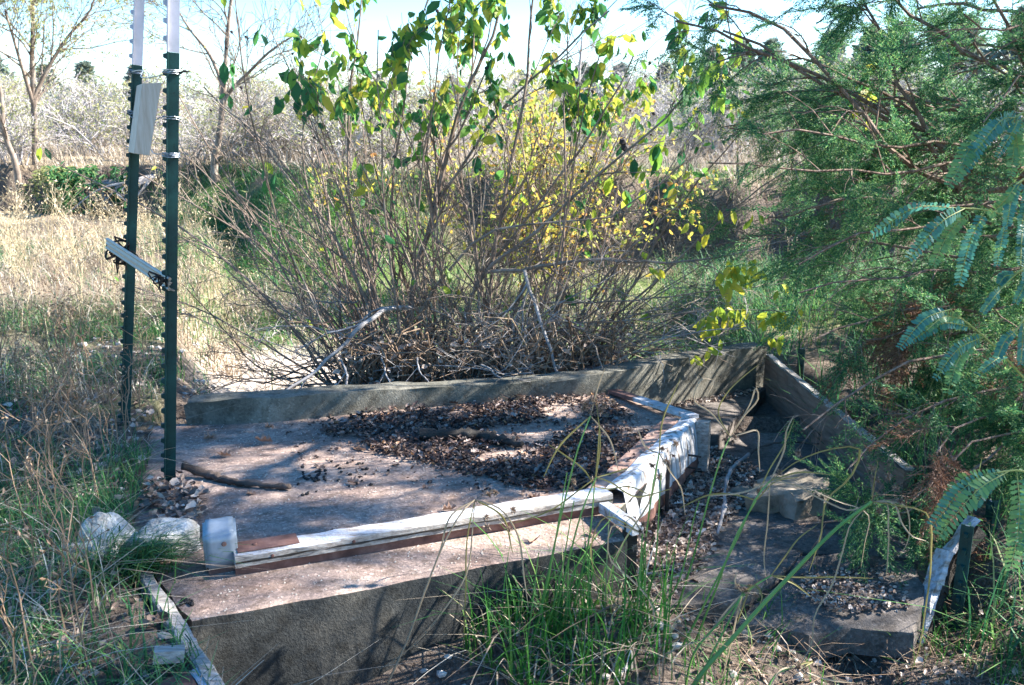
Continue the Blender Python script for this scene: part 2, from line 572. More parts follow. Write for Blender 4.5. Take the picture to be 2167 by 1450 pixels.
def ground_mat():
    m, t, b, out = mat('creek bank ground')
    a = t.nodes.new('ShaderNodeAttribute')
    a.attribute_name = 'zone'
    sep = t.nodes.new('ShaderNodeSeparateColor')
    t.links.new(a.outputs['Color'], sep.inputs[0])
    n = noise_node(t, 5, 8, .68)
    n2 = noise_node(t, 60, 5, .7)
    soil = ramp(t, [(.3, (.06, .045, .035)), (.5, (.125, .095, .075)), (.7, (.23, .185, .15))])
    t.links.new(n2.outputs[0], soil.inputs[0])
    straw = ramp(t, [(.3, (.2, .14, .08)), (.5, (.36, .28, .17)), (.7, (.5, .41, .28))])
    t.links.new(n2.outputs[0], straw.inputs[0])
    green = ramp(t, [(.3, (.045, .09, .02)), (.5, (.09, .16, .035)), (.72, (.22, .24, .08))])
    t.links.new(n.outputs[0], green.inputs[0])
    sand = ramp(t, [(.3, (.36, .27, .2)), (.5, (.56, .46, .37)), (.7, (.68, .6, .51))])
    t.links.new(n2.outputs[0], sand.inputs[0])
    c = mixc(t, sep.outputs[0], soil.outputs[0], straw.outputs[0])
    c = mixc(t, sep.outputs[1], c, green.outputs[0])
    c = mixc(t, sep.outputs[2], c, sand.outputs[0])
    t.links.new(c, b.inputs['Base Color'])
    b.inputs['Roughness'].default_value = .95
    b.inputs['Specular IOR Level'].default_value = .1
    bump(t, b, n2.outputs[0], .8, .03)
    return m


M['ground'] = ground_mat()

# ------------------------------------------------------------------ key points of the old concrete spillway
FL, FR = onz(405, 1316), onz(1326, 1142)                 # front top edge of the apron
SB0, SB1 = onz(306, 1226), onz(492, 1452)                # side board
GN, GF = onz(1312, 1062), onz(1468, 905)                 # gate, near and far ends
WL, WB = onz(396, 899), onz(1288, 833)                   # back wall base, left end and bend
WR = onz(1616, 818, -.13)                                # back wall, right end
PIT = -.37


def edge_x(y):
    """right edge of the left-hand grassy bank"""
    y = np.asarray(y, float)
    side = SB0[0] + (y - SB0[1]) * (SB1[0] - SB0[0]) / (SB1[1] - SB0[1]) - .02
    a = np.interp(y, [2.6, 3.0, 3.6, 4.2, 4.6, 5.6, 7, 9, 11, 13], [-1.12, -1.24, -1.42, -1.62, -1.72, -2.05, -2.4, -2.9, -3.6, -4.4])
    return np.where(y < SB0[1], side, a)


def bank_y(x):
    x = np.asarray(x, float)
    return np.interp(x, [-12, -6, -4, -2.6, -1, 1, 3, 8, 14], [14.5, 13.2, 12.8, 11.2, 10.6, 10.2, 9.6, 9.4, 10]) + .35 * fbm(x * 1.3, x * 0, 5, 3)


def ground_z(x, y):
    x, y = np.asarray(x, float), np.asarray(y, float)
    left = .012 * (y - 3) + .06 * np.clip(-1.3 - x, 0, 3) * sstep(3, 1.5, y) + .035 * fbm(x * 1.7, y * 1.7, 1) + .012 * fbm(x * 9, y * 9, 2)
    left = left + .04 * sstep(-1.6, -2.6, x) * sstep(8, 5, y)
    gully = np.interp(y, [4.2, 4.7, 7, 9, 11.5], [-.12, -.24, -.3, -.2, .0]) + .04 * fbm(x * 1.1, y * 1.1, 3)
    pit = PIT + .03 * fbm(x * 3, y * 3, 4)
    pit = pit + .075 * sstep(.98, .8, x) * sstep(2.3, 2.5, y) + .06 * sstep(1.0, 1.2, x)
    pit = pit + .12 * sstep(.75, .3, x) * sstep(2.0, 2.4, y)
    right = .0 * x + .05 * fbm(x * 1.5, y * 1.5, 6) + .12 * np.clip(x - 1.5, 0, 6) * .5
    e = edge_x(y)
    wl = np.where(y < 4.2, .03, .3)
    mid = np.where(y > 4.25, gully, np.where(y < 2.75, pit, PIT))
    z = left + (mid - left) * sstep(e - wl * .3, e + wl, x)
    # ground beyond the plank wall, falling towards the viewer
    rt = right + (pit + .06 - right) * sstep(3.3, 2.6, y)
    z = z + (rt - z) * sstep(1.36, 1.62, x) * sstep(9, 7, y) * (1 - .0 * x)
    by = bank_y(x)
    up = np.maximum(.74 + .03 * fbm(x * .8, y * .8, 8) + .012 * np.clip(y - by, 0, 60), 0)
    up = up + .10 * fbm(x * .15, y * .15, 9) * sstep(14, 30, y) + 2.2 * sstep(90, 320, y)
    base = z
    wd = .25 + 2.0 * sstep(-5.0, -3.6, x) * sstep(-.2, -1.4, x)
    z = base + (up - base) * sstep(by - wd, by + .3, y)
    return z


def cols():
    """terrain grid"""
    ys = np.concatenate([np.linspace(-4, .55, 20), .6 * (420 / .6) ** np.linspace(0, 1, 430)])
    u = np.linspace(-1.35, 1.35, 340)
    Y, U = np.meshgrid(ys, u, indexing='ij')
    X = U * (1.8 + .75 * np.clip(Y, 0, None))
    Z = ground_z(X, Y)
    return X, Y, Z


def build_ground():
    X, Y, Z = cols()
    r, c = X.shape
    mb = MB()
    i = np.arange(r * c).reshape(r, c)
    f = np.stack([i[:-1, :-1], i[:-1, 1:], i[1:, 1:], i[1:, :-1]], -1).reshape(-1, 4)
    mb.add(np.stack([X, Y, Z], -1), f)
    o = mb.build('ground', M['ground'], smooth=True)
    e = edge_x(Y)
    by = bank_y(X)
    straw = np.clip(.55 + .5 * fbm(X * .9, Y * .9, 21), 0, 1) * sstep(4.5, 6.5, Y)
    straw = np.maximum(straw, sstep(by + .1, by + 1, Y) * .9)
    slope = sstep(-5.0, -3.6, X) * sstep(-.2, -1.4, X)
    straw = straw * (1 - sstep(by - .5 - 1.6 * slope, by - .2 - 1.4 * slope, Y) * (1 - sstep(by + .1, by + .5, Y)))
    green = sstep(e - .2, e + .5, X) * sstep(5.4, 6.4, Y) * sstep(by - .2, by - 1, Y) * np.clip(.8 + .6 * fbm(X, Y, 22), 0, 1)
    green = np.maximum(green, slope * sstep(by + .1, by - .4, Y) * sstep(by - 3, by - 2, Y) * np.clip(.75 + .6 * fbm(X * 2, Y * 2, 27), 0, 1))
    green = np.maximum(green, .45 * np.clip(fbm(X * 1.4, Y * 1.4, 23), 0, 1) * (X < e) * sstep(9, 6, Y))
    sand = sstep(e, e + .3, X) * sstep(4.3, 4.5, Y) * sstep(6.8, 5.6, Y + .6 * fbm(X * 1.5, Y * 1.5, 24)) * sstep(-.4, -1.0, X)
    at_ = o.data.color_attributes.new('zone', 'FLOAT_COLOR', 'POINT')
    at_.data.foreach_set('color', np.stack([straw, green, sand, np.ones_like(sand)], -1).astype(np.float32).ravel())
    tag(o, 'soil, straw and sand of a small creek valley', 'ground', kind='structure')


build_ground()


def gz(x, y):
    return float(ground_z(np.array([x]), np.array([y]))[0])


# ------------------------------------------------------------------ concrete
def ctag(bm, name, m, label, cat):
    o = from_bm(bm, name, m, smooth=True)
    o.data.set_sharp_from_angle(angle=math.radians(32))
    return tag(o, label, cat)


apron = [FL, FR, onz(1300, 1088), GN + [.03, 0, 0], GF + [.0, .02, 0], onz(1330, 838), WB + [0, .02, 0], WL + [0, .02, 0],
         onz(262, 905), onz(285, 1000), onz(270, 1120), SB0 + [.03, .0, 0]]
apron_o = ctag(slab_bm(apron, .4, .003, .035, .006, 1), 'concrete_apron', [M['slab'], M['shadeface']],
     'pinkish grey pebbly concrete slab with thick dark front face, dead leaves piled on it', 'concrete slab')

for pl_ in apron_o.data.polygons:                         # cast faces get the dark colour: painted shade over an algae tint
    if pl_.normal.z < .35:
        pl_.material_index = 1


def wall_mesh():
    """low back wall: left run, bend and taller right run"""
    base = np.array([WL, onz(535, 896), onz(800, 871), onz(1110, 846), WB, onz(1420, 846, -.09), WR])
    tops = [at(396, 853, WL[1]), at(535, 842, base[1][1]), at(800, 826, base[2][1]), at(1110, 811, base[3][1]),
            at(1288, 789, WB[1]), at(1420, 761, base[5][1]), at(1616, 732, WR[1])]
    k = 110
    b = spline(base, k)
    d = np.concatenate([[0], np.cumsum(np.linalg.norm(np.diff(base[:, :2], axis=0), axis=1))])
    db = np.concatenate([[0], np.cumsum(np.linalg.norm(np.diff(b[:, :2], axis=0), axis=1))])
    zt = np.interp(db / db[-1], d / d[-1], [p[2] for p in tops])
    zt = np.convolve(np.pad(zt, 4, mode='edge'), np.ones(9) / 9, 'valid')
    nn = np.stack([-np.gradient(b[:, 1]), np.gradient(b[:, 0])], 1)
    nn = np.array(nrm(nn))
    r = np.random.default_rng(3)
    th = .125 + 0 * zt
    rows = []
    prof = [(0, 'b'), (0, 'm'), (0, 't'), (.008, 'T'), (.3, 'T'), (.7, 'T'), (.94, 'T'), (1, 't'), (1, 'b')]
    for i in range(k):
        row = []
        for u, w in prof:
            z = {'b': b[i, 2] - .35, 'm': b[i, 2] + .03, 't': zt[i] - .009, 'T': zt[i]}[w]
            off = u * th[i]
            row.append([b[i, 0] + nn[i, 0] * off, b[i, 1] + nn[i, 1] * off, z])
        rows.append(row)
    R = np.array(rows)
    J = r.normal(0, .004, R.shape)
    for _ in range(3):
        J[1:-1] = (J[:-2] + J[1:-1] * 2 + J[2:]) / 4
    R = R + J
    mb = MB()
    c = len(prof)
    idx = np.arange(k * c).reshape(k, c)
    f = np.stack([idx[:-1, :-1], idx[1:, :-1], idx[1:, 1:], idx[:-1, 1:]], -1).reshape(-1, 4)
    mb.add(R, f)
    mb.F.append((idx[0][None], 0))
    mb.F.append((idx[-1][None, ::-1], 0))
    return mb


lw = wall_mesh().build('low_wall', M['wallc'], smooth=True)
lw.data.set_sharp_from_angle(angle=math.radians(40))
tag(lw, 'low bent concrete wall with mossy face along back of slab, taller at its right end', 'wall')

up_floor = [onz(q[0], q[1], -.12) for q in ((1462, 914), (1518, 922), (1594, 851), (1625, 818), (1440, 834), (1345, 842))]
ctag(slab_bm(up_floor, .2, .003, .04, .005, 4), 'floor_slab', M['floorc'], 'raised bare concrete slab at foot of taller wall end, edged by dark step', 'concrete slab')
lo = -.19
lo_floor = [onz(1345, 1120, lo), onz(1470, 925, lo), onz(1515, 930, lo), onz(1590, 872, lo), onz(1640, 830, lo), onz(1740, 945, lo),
            onz(1960, 1180, lo), onz(1700, 1170, lo), onz(1634, 1222, lo), onz(1600, 1240, lo), onz(1558, 1274, lo), onz(1447, 1281, lo), onz(1350, 1275, lo)]
ctag(slab_bm(lo_floor, .10, .005, .04, .006, 5), 'flume_floor', M['floorc'], 'dark sunken concrete floor strewn with leaves right of metal gate', 'concrete slab')
tz = lambda px, py, z: onz(px, py, z)
tilted = [tz(1654, 1232, -.205), tz(1690, 1180, -.19), tz(1800, 1168, -.175), tz(1935, 1192, -.175), tz(1956, 1262, -.2), tz(1938, 1340, -.235), tz(1880, 1334, -.24),
          tz(1806, 1330, -.245), tz(1722, 1344, -.25), tz(1660, 1331, -.255), tz(1556, 1318, -.245), tz(1584, 1292, -.228)]
ctag(slab_bm(tilted, .085, .006, .03, .008, 6), 'broken_slab', M['floorc'], 'tilted broken concrete slab with undercut ragged front edge beside crack', 'concrete slab')


def rock(name, m, c, size, seed, label, cat, rough=.18, rot=0, flat=None):
    bm = bmesh.new()
    bmesh.ops.create_icosphere(bm, subdivisions=4, radius=1)
    r = np.random.default_rng(seed)
    pl = [(nrm(r.normal(size=3)), r.uniform(.62, .85)) for _ in range(11)]
    co = np.array([v.co for v in bm.verts])
    for n, d in pl:
        e = co @ n - d
        co = co - np.where(e > 0, e * .88, 0)[:, None] * n
    q = co * 1.7 + seed
    co = co * (1 + rough * fbm(q[:, 0] + q[:, 2] * .7, q[:, 1] - q[:, 2] * .6, seed, 5)[:, None] * .55)
    co = co * np.array(size) / 2
    a = rot
    co = co @ np.array([[math.cos(a), math.sin(a), 0], [-math.sin(a), math.cos(a), 0], [0, 0, 1]])
    for v, p in zip(bm.verts, co):
        v.co = p
    base = (c[0], c[1], c[2])
    o = from_bm(bm, name, m, smooth=True)
    o.location = base
    return tag(o, label, cat)


ch_ = [onz(px, py, lo + .085) for px, py in ((1588, 1040), (1640, 1045), (1690, 1052), (1742, 1046), (1752, 1022), (1720, 1004), (1660, 998), (1606, 1010))]
bm = slab_bm(ch_, .088, .007, .018, .01, 15)
for v in bm.verts:
    v.co += Vector([.012, .012, .009]) * float(fbm(v.co.x * 22 + v.co.z * 31, v.co.y * 22 - v.co.z * 17, 16, 3))
ctag(bm, 'concrete_chunk', M['chunk'], 'rough flat broken concrete chunk lying on the sunken floor', 'concrete chunk')
p = onz(1560, 1052, lo)
rock('stone', M['chunk'], (p[0] + .03, p[1], lo + .01), (.13, .12, .07), 17, 'small pale sunlit stone among leaves beside larger concrete chunk', 'stone', .4)
p = onz(1600, 1390, PIT + .02)
p = onz(1640, 1385, -.31)
rock('dirt_mound', M['chunk'], (p[0], p[1] + .1, -.33), (.5, .26, .13), 23, 'low crumbling earth mound under the broken slab', 'earth mound', .2)
p = onz(230, 1160, .0)
rock('white_rock', M['limestone'], (p[0], p[1], .035), (.19, .13, .17), 31, 'upright round white limestone in grass, small hole in its face', 'rock', .3)
p = onz(190, 1180, .0)
rock('white_rock', M['limestone'], (p[0], p[1] - .03, .02), (.17, .12, .09), 37, 'low white limestone half hidden in grass in front of round rock', 'rock', .32)
p = onz(362, 1172, .0)
rock('white_rock', M['limestone'], (p[0], p[1] + .02, .04), (.225, .15, .125), 41, 'flat topped grey white limestone touching the metal capped post', 'rock', .32, .2)

# ------------------------------------------------------------------ timber and metal of the weir


def bar(mb, a, b, w, h, m=0, up=(0, 0, 1), seg=1, jit=0, seed=0):
    """beam from a to b (top centre line), w wide, h deep below the line"""
    a, b = np.array(a, float), np.array(b, float)
    d = nrm(b - a)
    s = nrm(np.cross(d, up))
    u = np.cross(s, d)
    r = np.random.default_rng(seed)
    rows = []
    c = min(w, h) * .12
    prof = [(-w / 2, -h), (-w / 2, -c), (-w / 2 + c, 0), (w / 2 - c, 0), (w / 2, -c), (w / 2, -h)]
    for i in range(seg + 1):
        p = a + (b - a) * i / seg
        rows.append([p + s * (x + jit * r.normal()) + u * (z + jit * r.normal()) for x, z in prof])
    R = np.array(rows)
    n = len(prof)
    idx = np.arange((seg + 1) * n).reshape(seg + 1, n)
    f = []
    for i in range(seg):
        for j in range(n):
            f.append((idx[i, j], idx[i + 1, j], idx[i + 1, (j + 1) % n], idx[i, (j + 1) % n]))
    f = [tuple(int(q) for q in t) for t in f]
    mb.add(R, f + [tuple(int(q) for q in idx[0]), tuple(int(q) for q in idx[-1][::-1])], m)


RA, RB = onz(500, 1222), onz(1296, 1086)                  # front foot of the rail
dr = nrm(RB - RA)
nr = np.array([-dr[1], dr[0], 0])                         # away from viewer
rail = thing('rail_board', 'long weathered white board rail lying along front of the slab', 'board', RA)
mb = MB()
bar(mb, RA + nr * .035 + [0, 0, .062], RB + nr * .035 + [0, 0, .066], .075, .034, seg=24, jit=.0012, seed=2)
tb = mb.build('top_board', [M['paint'], M['oldwood']], rail)
for pl_ in tb.data.polygons:                              # paint has gone from the front edge
    if abs(np.dot(pl_.normal, nr)) > .6 and np.dot(np.array(pl_.center) - RA, nr) < .02:
        pl_.material_index = 1
mb = MB()
bar(mb, RA - nr * .0005 + [0, 0, .045], RB - nr * .0005 + [0, 0, .049], .009, .005, seg=24, jit=.0012, seed=12)
mb.build('groove_shade', M['darkwood'], rail)  # raised dark strip, painted shade in place of a cut groove
mb = MB()
bar(mb, RA + nr * .04 + [0, 0, .0275], RB + nr * .04 + [0, 0, .031], .062, .0285, seg=24, jit=.0012, seed=3)
mb.build('lower_board', M['rust'], rail)
mb = MB()
q = RA + nr * .05 + dr * .01
bar(mb, q + [0, 0, .0662], q + dr * .17 + [0, 0, .0662], .07, .003)
mb.build('rust_plate', M['rust'], rail)


def screw(mb, p, n, r=.006):
    n = nrm(n)
    mb.tubes(np.array([p, p + n * .002, p + n * .004]), np.array([r, r, r * .6]), 10, cap=True)


mb = MB()
screw(mb, RA + dr * .06 + nr * .05 + [0, 0, .066], (0, 0, 1), .007)
screw(mb, RA + dr * .1 - nr * .003 + [0, 0, .048], -nr, .005)
screw(mb, RA + dr * .33 - nr * .003 + [0, 0, .05], -nr, .005)
mb.build('screw', M['rust'], rail)

PC = onz(462, 1212)
pc = thing('capped_post', 'short square post under a dented galvanised metal cap at left end of rail', 'post', PC)
mb = MB()
a = math.atan2(dr[1], dr[0])
Mr = np.array([[math.cos(a), -math.sin(a), 0], [math.sin(a), math.cos(a), 0], [0, 0, 1]])
mb.box(PC + [0, .035, .004], (.078, .078, .02), Mr)
mb.build('post_foot', M['rust'], pc)
bm = bmesh.new()
bmesh.ops.create_cube(bm, size=1)
bmesh.ops.scale(bm, verts=bm.verts, vec=(.09, .09, .118))
for v in bm.verts:
    if v.co.z > 0:
        v.co.z += -.012 if v.co.y < 0 else .004
        v.co.x += .004 if v.co.y > 0 else -.004
bmesh.ops.bevel(bm, geom=list(bm.edges), offset=.008, segments=3, affect='EDGES')
bmesh.ops.subdivide_edges(bm, edges=[e for e in bm.edges if e.calc_length() > .03], cuts=4, use_grid_fill=True)
for v in bm.verts:
    v.co += Vector(np.random.default_rng(int(abs(v.co.x * 1e5) + abs(v.co.z * 3e5))).normal(0, .0007, 3))
    v.co = Vector(Mr @ np.array(v.co)) + Vector(PC + [0, .035, .072])
from_bm(bm, 'metal_cap', M['galv'], pc, smooth=True)
mb = MB()
sp = PC + Mr @ np.array([.006, -.0455, 0]) + [0, .035, .088]
screw(mb, sp, Mr @ np.array([0, -1, 0]), .007)
mb.build('screw', M['rust'], pc)

mb = MB()
bar(mb, SB0 + [-.0, .0, .022], SB1 + [0, -.06, .016], .036, .2, seg=16, jit=.002, seed=9)
tag(mb.build('side_board', M['oldwood']), 'greyed side plank on edge at slab\'s left end, white paint worn off', 'board')

# gate: painted sheet in a timber frame between slab and sunken floor
gd = nrm(GF - GN)
gn = np.array([gd[1], -gd[0], 0])                         # towards the right-hand floor
gate = thing('metal_gate', 'white streaked sheet metal gate with rusty bottom leaning between slab and sunken floor', 'gate', GN)
mb = MB()
k = 40
rows = []
gl = np.linalg.norm(GF - GN)
for i in range(k + 1):
    t = i / k
    c = GN + (GF - GN) * t
    wob = .003 * math.sin(t * 30) + .002 * math.sin(t * 71 + 1)
    rows.append([c - gn * .055 + [0, 0, .034 + .004 * math.sin(t * 19)], c - gn * .012 + [0, 0, .045], c + gn * .012 + [0, 0, .036],
                 c + gn * (.026 + wob) + [0, 0, -.03], c + gn * (.034 + wob * 1.3) + [0, 0, -.105]])
R = np.array(rows)
idx = np.arange(R.shape[0] * 5).reshape(-1, 5)
f = np.stack([idx[:-1, :-1], idx[1:, :-1], idx[1:, 1:], idx[:-1, 1:]], -1).reshape(-1, 4)
mb.add(R, f)
back = R - np.array([0, 0, .003]) - gn * .003
mb.add(back, f[:, ::-1])
mb.build('metal_sheet', M['streak'], gate)
mb = MB()
R2 = np.array([[r[4] + [0, 0, -.0005], r[4] + gn * .006 + [0, 0, -.034], r[4] - gn * .004 + [0, 0, -.05], r[4] - gn * .01] for r in rows])
idx = np.arange(R2.shape[0] * 4).reshape(-1, 4)
f = np.concatenate([np.stack([idx[:-1, j], idx[1:, j], idx[1:, (j + 1) % 4], idx[:-1, (j + 1) % 4]], -1) for j in range(4)])
mb.add(R2, f)
mb.build('rusty_edge', M['rust'], gate)
mb = MB()
bar(mb, GN - gn * .09 + [0, 0, .03], GF - gn * .09 + [0, 0, .032], .066, .05, seg=14, jit=.0015, seed=5)
mb.build('inner_board', M['redboard'], gate)
mb = MB()
e = GF + gn * .045 - gd * .02
mb.box(e + [0, 0, -.065], (.035, .055, .21), np.array([[gd[0], gn[0], .0], [gd[1], gn[1], 0], [0, .1, 1]]))
mb.build('end_post', M['oldwood'], gate)
mb = MB()
e = GN + (GF - GN) * .42 + gn * .05
mb.box(e + [0, 0, -.07], (.014, .012, .19), np.array([[gd[0], gn[0], .0], [gd[1], gn[1], 0], [0, .1, 1]]))
mb.build('flat_strap', M['black'], gate)
mb = MB()
e = GN + (GF - GN) * .68 + gn * .06
for dz in (-.07, -.02):
    mb.tubes(np.array([e + [0, 0, dz], e + gn * .05 + [0, 0, dz]]), np.array([.004, .004]), 6, cap=True)
mb.build('bolt', M['black'], gate)

arm = thing('gate_arm', 'narrow white painted strip with rusty end bridging from gate to wall', 'board', at(1300, 829, WB[1]))
A0, A1 = at(1296, 824, WB[1] - .01), GF + [.0, .0, .055]
mid = A0 + (A1 - A0) * .33
mb = MB()
bar(mb, mid, A1, .05, .016, seg=10, jit=.001, seed=6)
mb.build('painted_strip', M['paint'], arm)
mb = MB()
bar(mb, A0, mid - (A1 - A0) * .003, .05, .016, seg=6, jit=.001, seed=7)
mb.build('rusty_end', M['rust'], arm)

cp = thing('corner_post', 'dark upright timber with short white slanting cap at front corner of slab', 'post', onz(1330, 1290, -.22))
mb = MB()
e = onz(1338, 1120)
mb.box(at(1331, 1190, FR[1] + .03), (.04, .05, .28), np.eye(3))
mb.build('upright', M['darkwood'], cp)
mb = MB()
bar(mb, RB + [-.03, -.02, .045], at(1350, 1112, FR[1] - .02), .04, .03, seg=4, jit=.001)
mb.build('cap_board', M['paint'], cp)

# right-hand plank wall
pw = thing('plank_wall', 'rough brown plank wall with pale worn top edge along right side of floor', 'wall', onz(1640, 830, lo))
Pf, Pn = at(1618, 752, WR[1] - .03), at(1913, 997, 3.22)
mb = MB()
hgt = .15
for j in range(2):
    bar(mb, Pf + [.02, 0, -j * (hgt + .006)], Pn + [.02, 0, -j * (hgt + .006)], .035, hgt, seg=30, jit=.0025, seed=20 + j)
mb.build('plank', M['brownwood'], pw)
mb = MB()
bar(mb, Pf + [.021, 0, .008], Pn + [.021, 0, .008], .03, .0085, seg=40, jit=.002, seed=24)
mb.build('worn_edge', M['oldwood'], pw)

bb = thing('broken_board', 'split rotting plank with flaking white paint leaning beside short green post', 'board', at(1950, 1370, 2.6))
pts = [at(2068, 1098, 2.78), at(2016, 1170, 2.74), at(1990, 1235, 2.7), at(1968, 1300, 2.67), at(1946, 1378, 2.63)]
mb = MB()
for i in range(4):
    w = [.03, .042, .04, .025][i]
    bar(mb, pts[i], pts[i + 1], w * .55, w * 1.3, seg=3, jit=.004, seed=30 + i, up=(.5, -.6, .6))
mb.build('painted_face', M['paint'], bb)
mb = MB()
for i in range(4):
    bar(mb, pts[i] + [.008, .022, -.03], pts[i + 1] + [.008, .022, -.03], .02, .05, seg=3, jit=.004, seed=40 + i)
mb.build('rotten_core', M['darkwood'], bb)

# plate and scrap at lower left
q = [onz(330, 1446, .012), onz(425, 1408, .016), onz(470, 1450, .012), onz(480, 1500, .01), onz(330, 1500, .01)]
rp = thing('metal_plate', 'rusty sheet metal plate half painted white lying in grass by side board', 'metal plate', q[0])
from_bm(slab_bm([q[0], onz(398, 1418, .0145), onz(418, 1450, .013), onz(425, 1500, .012), q[4]], .004, .002, .03, .001, 7), 'rusty_half', M['rust'], rp)
from_bm(slab_bm([onz(402, 1417, .017), q[1], q[2], q[3], onz(430, 1500, .012), onz(422, 1450, .0135)], .004, .002, .03, .001, 8), 'painted_half', M['galv'], rp)
mb = MB()
e = onz(358, 1385, .03)
mb.box(e, (.07, .05, .028), np.array([[.9, -.3, .1], [.3, .9, .2], [-.1, -.2, .95]]))
tag(mb.build('wood_scrap', M['oldwood']), 'small block of scrap wood in grass beside the side plank', 'wood block')

# ------------------------------------------------------------------ T-posts and what is wired to them


def t_post(label, base, top, tipz, rot, cut=None):
    """steel T section: flange with studs, web, white painted tip"""
    base, top = np.array(base, float), np.array(top, float)
    t = thing('t_post', label, 'fence post', base, 'green steel fence posts')
    d = nrm(top - base)
    ax = np.array([math.cos(rot), math.sin(rot), 0])
    ay = nrm(np.cross(d, ax))
    ax = np.cross(ay, d)
    Mx = np.stack([ax, ay, d], 1)
    Ltot = np.linalg.norm(top - base)
    tt = (tipz - base[2]) / d[2] if tipz else Ltot
    start = -.12

    def seg(mb, a, b):
        c = base + d * (a + b) / 2
        mb.box(c, (.0045, .036, b - a), Mx)
        mb.box(c + ax * (.00235 + .0165), (.033, .0045, b - a - .0004), Mx)
    mb = MB()
    seg(mb, start, tt)
    mb.build('shaft', M['greenpost'], t)
    if tt < Ltot:
        mb = MB()
        seg(mb, tt + .0005, Ltot)
        mb.build('white_tip', M['whitetip'], t)
    for lo_, hi_, m in ((.05, tt, 'greenpost'), (tt, Ltot, 'whitetip')):
        mb = MB()
        mb.box(base + d * (max(lo_, .0) + hi_) / 2 - ax * .0028, (.001, .012, hi_ - lo_ - .002), Mx)
        s = .05
        while s < Ltot - .02:
            if lo_ <= s < hi_:
                c = base + d * s - ax * .0065
                w = np.array([[0, -.007, -.010], [0, .007, -.010], [0, .007, .010], [0, -.007, .010], [-.012, -.005, -.005], [-.012, .005, -.005], [-.012, .005, .006], [-.012, -.005, .006]]) + [.0045, 0, 0]
                mb.add(c + w @ Mx.T, [(0, 3, 2, 1), (4, 5, 6, 7), (0, 1, 5, 4), (1, 2, 6, 5), (2, 3, 7, 6), (3, 0, 4, 7)])
            s += .0535
        if mb.n:
            mb.build('studded_strip', M[m], t)
    return t, base, d, ax, ay


Y1, Y2 = onz(258, 905)[1], onz(349, 1022)[1]
p1b, p1t = at(256, 905, Y1), at(287, -60, Y1)
p2b, p2t = at(349, 1022, Y2), at(356, -60, Y2)
z1, z2 = at(278, 137, Y1)[2], at(354, 110, Y2)[2]
T1 = t_post('taller leaning dark green steel post with white tip, behind the wooden block', p1b, p1t, z1, .35)
T2 = t_post('nearer upright green steel post with white tip at edge of concrete slab', p2b, p2t, z2, .30)
s3b, s3t = at(2020, 1330, 2.72), at(2048, 1112, 2.72)
t_post('short stub of green steel post among dry grass beside broken board', s3b, s3t, None, .9)
s4b, s4t = at(1690, 835, 4.75), at(1697, 738, 4.75)
t_post('thin dark stake standing in weeds behind the plank wall', s4b, s4t, None, .9)
s5b, s5t = at(2085, 1165, 2.95), at(2098, 1060, 2.95)
t_post('dark post stub in shade under the blue green leaf sprays', s5b, s5t, None, .2)


def on_post(T, py, Y):
    t, b, d, ax, ay = T
    z = at(300, py, Y)[2]
    return b + d * ((z - b[2]) / d[2])


def wire_tie(T, py, Y, turns, tail, label, seed):
    t, b, d, ax, ay = T
    c = on_post(T, py, Y)
    r = np.random.default_rng(seed)
    k = turns * 16
    a = np.linspace(0, turns * 2 * math.pi, k)
    rr = np.array([max(abs(math.cos(q)) * .024, abs(math.sin(q)) * .022) for q in a])
    pts = c + np.outer(np.cos(a) * .027 + .012, ax) + np.outer(np.sin(a) * .023, ay) + np.outer(np.linspace(-.008, .008, k) + r.normal(0, .001, k), d)
    mb = MB()
    mb.tubes(pts, np.full(k, .0016), 5)
    for tl in tail:
        tl = np.array(tl)
        mb.tubes(spline(np.vstack([pts[-1], tl]), 14), np.full(14, .0016), 5)
    tag(mb.build('wire_tie', M['wire']), label, 'wire', 'tie wires on the steel posts')


Ym = (Y1 + Y2) / 2
wire_tie(T2, 152, Y2, 3, [[at(340, 160, Y2), at(300, 149, Ym), at(278, 152, Y1)]], 'topmost wire strung between both posts just below white tips', 1)
wire_tie(T1, 152, Y1, 3, [], 'topmost wire loop wound on the leaning post', 2)
wire_tie(T1, 238, Y1, 3, [[at(283, 248, Y1 - .03)], [at(275, 245, Y1 - .03), at(282, 250, Y1 - .04)]], 'wire loop on leaning post beside middle of wooden block', 3)
wire_tie(T2, 250, Y2, 2, [[at(338, 250, Y2 - .02), at(328, 254, Y2 - .02)]], 'wire loop on nearer post at middle of wooden block', 4)
wire_tie(T1, 314, Y1, 2, [], 'wire loop on leaning post at lower corner of wooden block', 5)
wire_tie(T2, 328, Y2, 4, [[at(335, 326, Y2), at(320, 318, Y2 + .1)]], 'thick wire loop on nearer post below wooden block', 6)
mb = MB()
pp = spline([at(366, 152, Y2), at(378, 156, Y2), at(390, 151, Y2), at(404, 153, Y2)], 12)
mb.tubes(pp, np.array([.003, .005, .006, .005, .004, .004, .003, .005, .004, .003, .002, .001]), 6)
tag(mb.build('wire_end', M['black']), 'twisted dark loose wire end pointing right from nearer post', 'wire')

# wooden block hung between the posts
bm = bmesh.new()
Yb = Y1 - .12
fl = [at(299, 178, Yb), at(341, 176, Yb), at(316, 329, Yb), at(283, 324, Yb)]
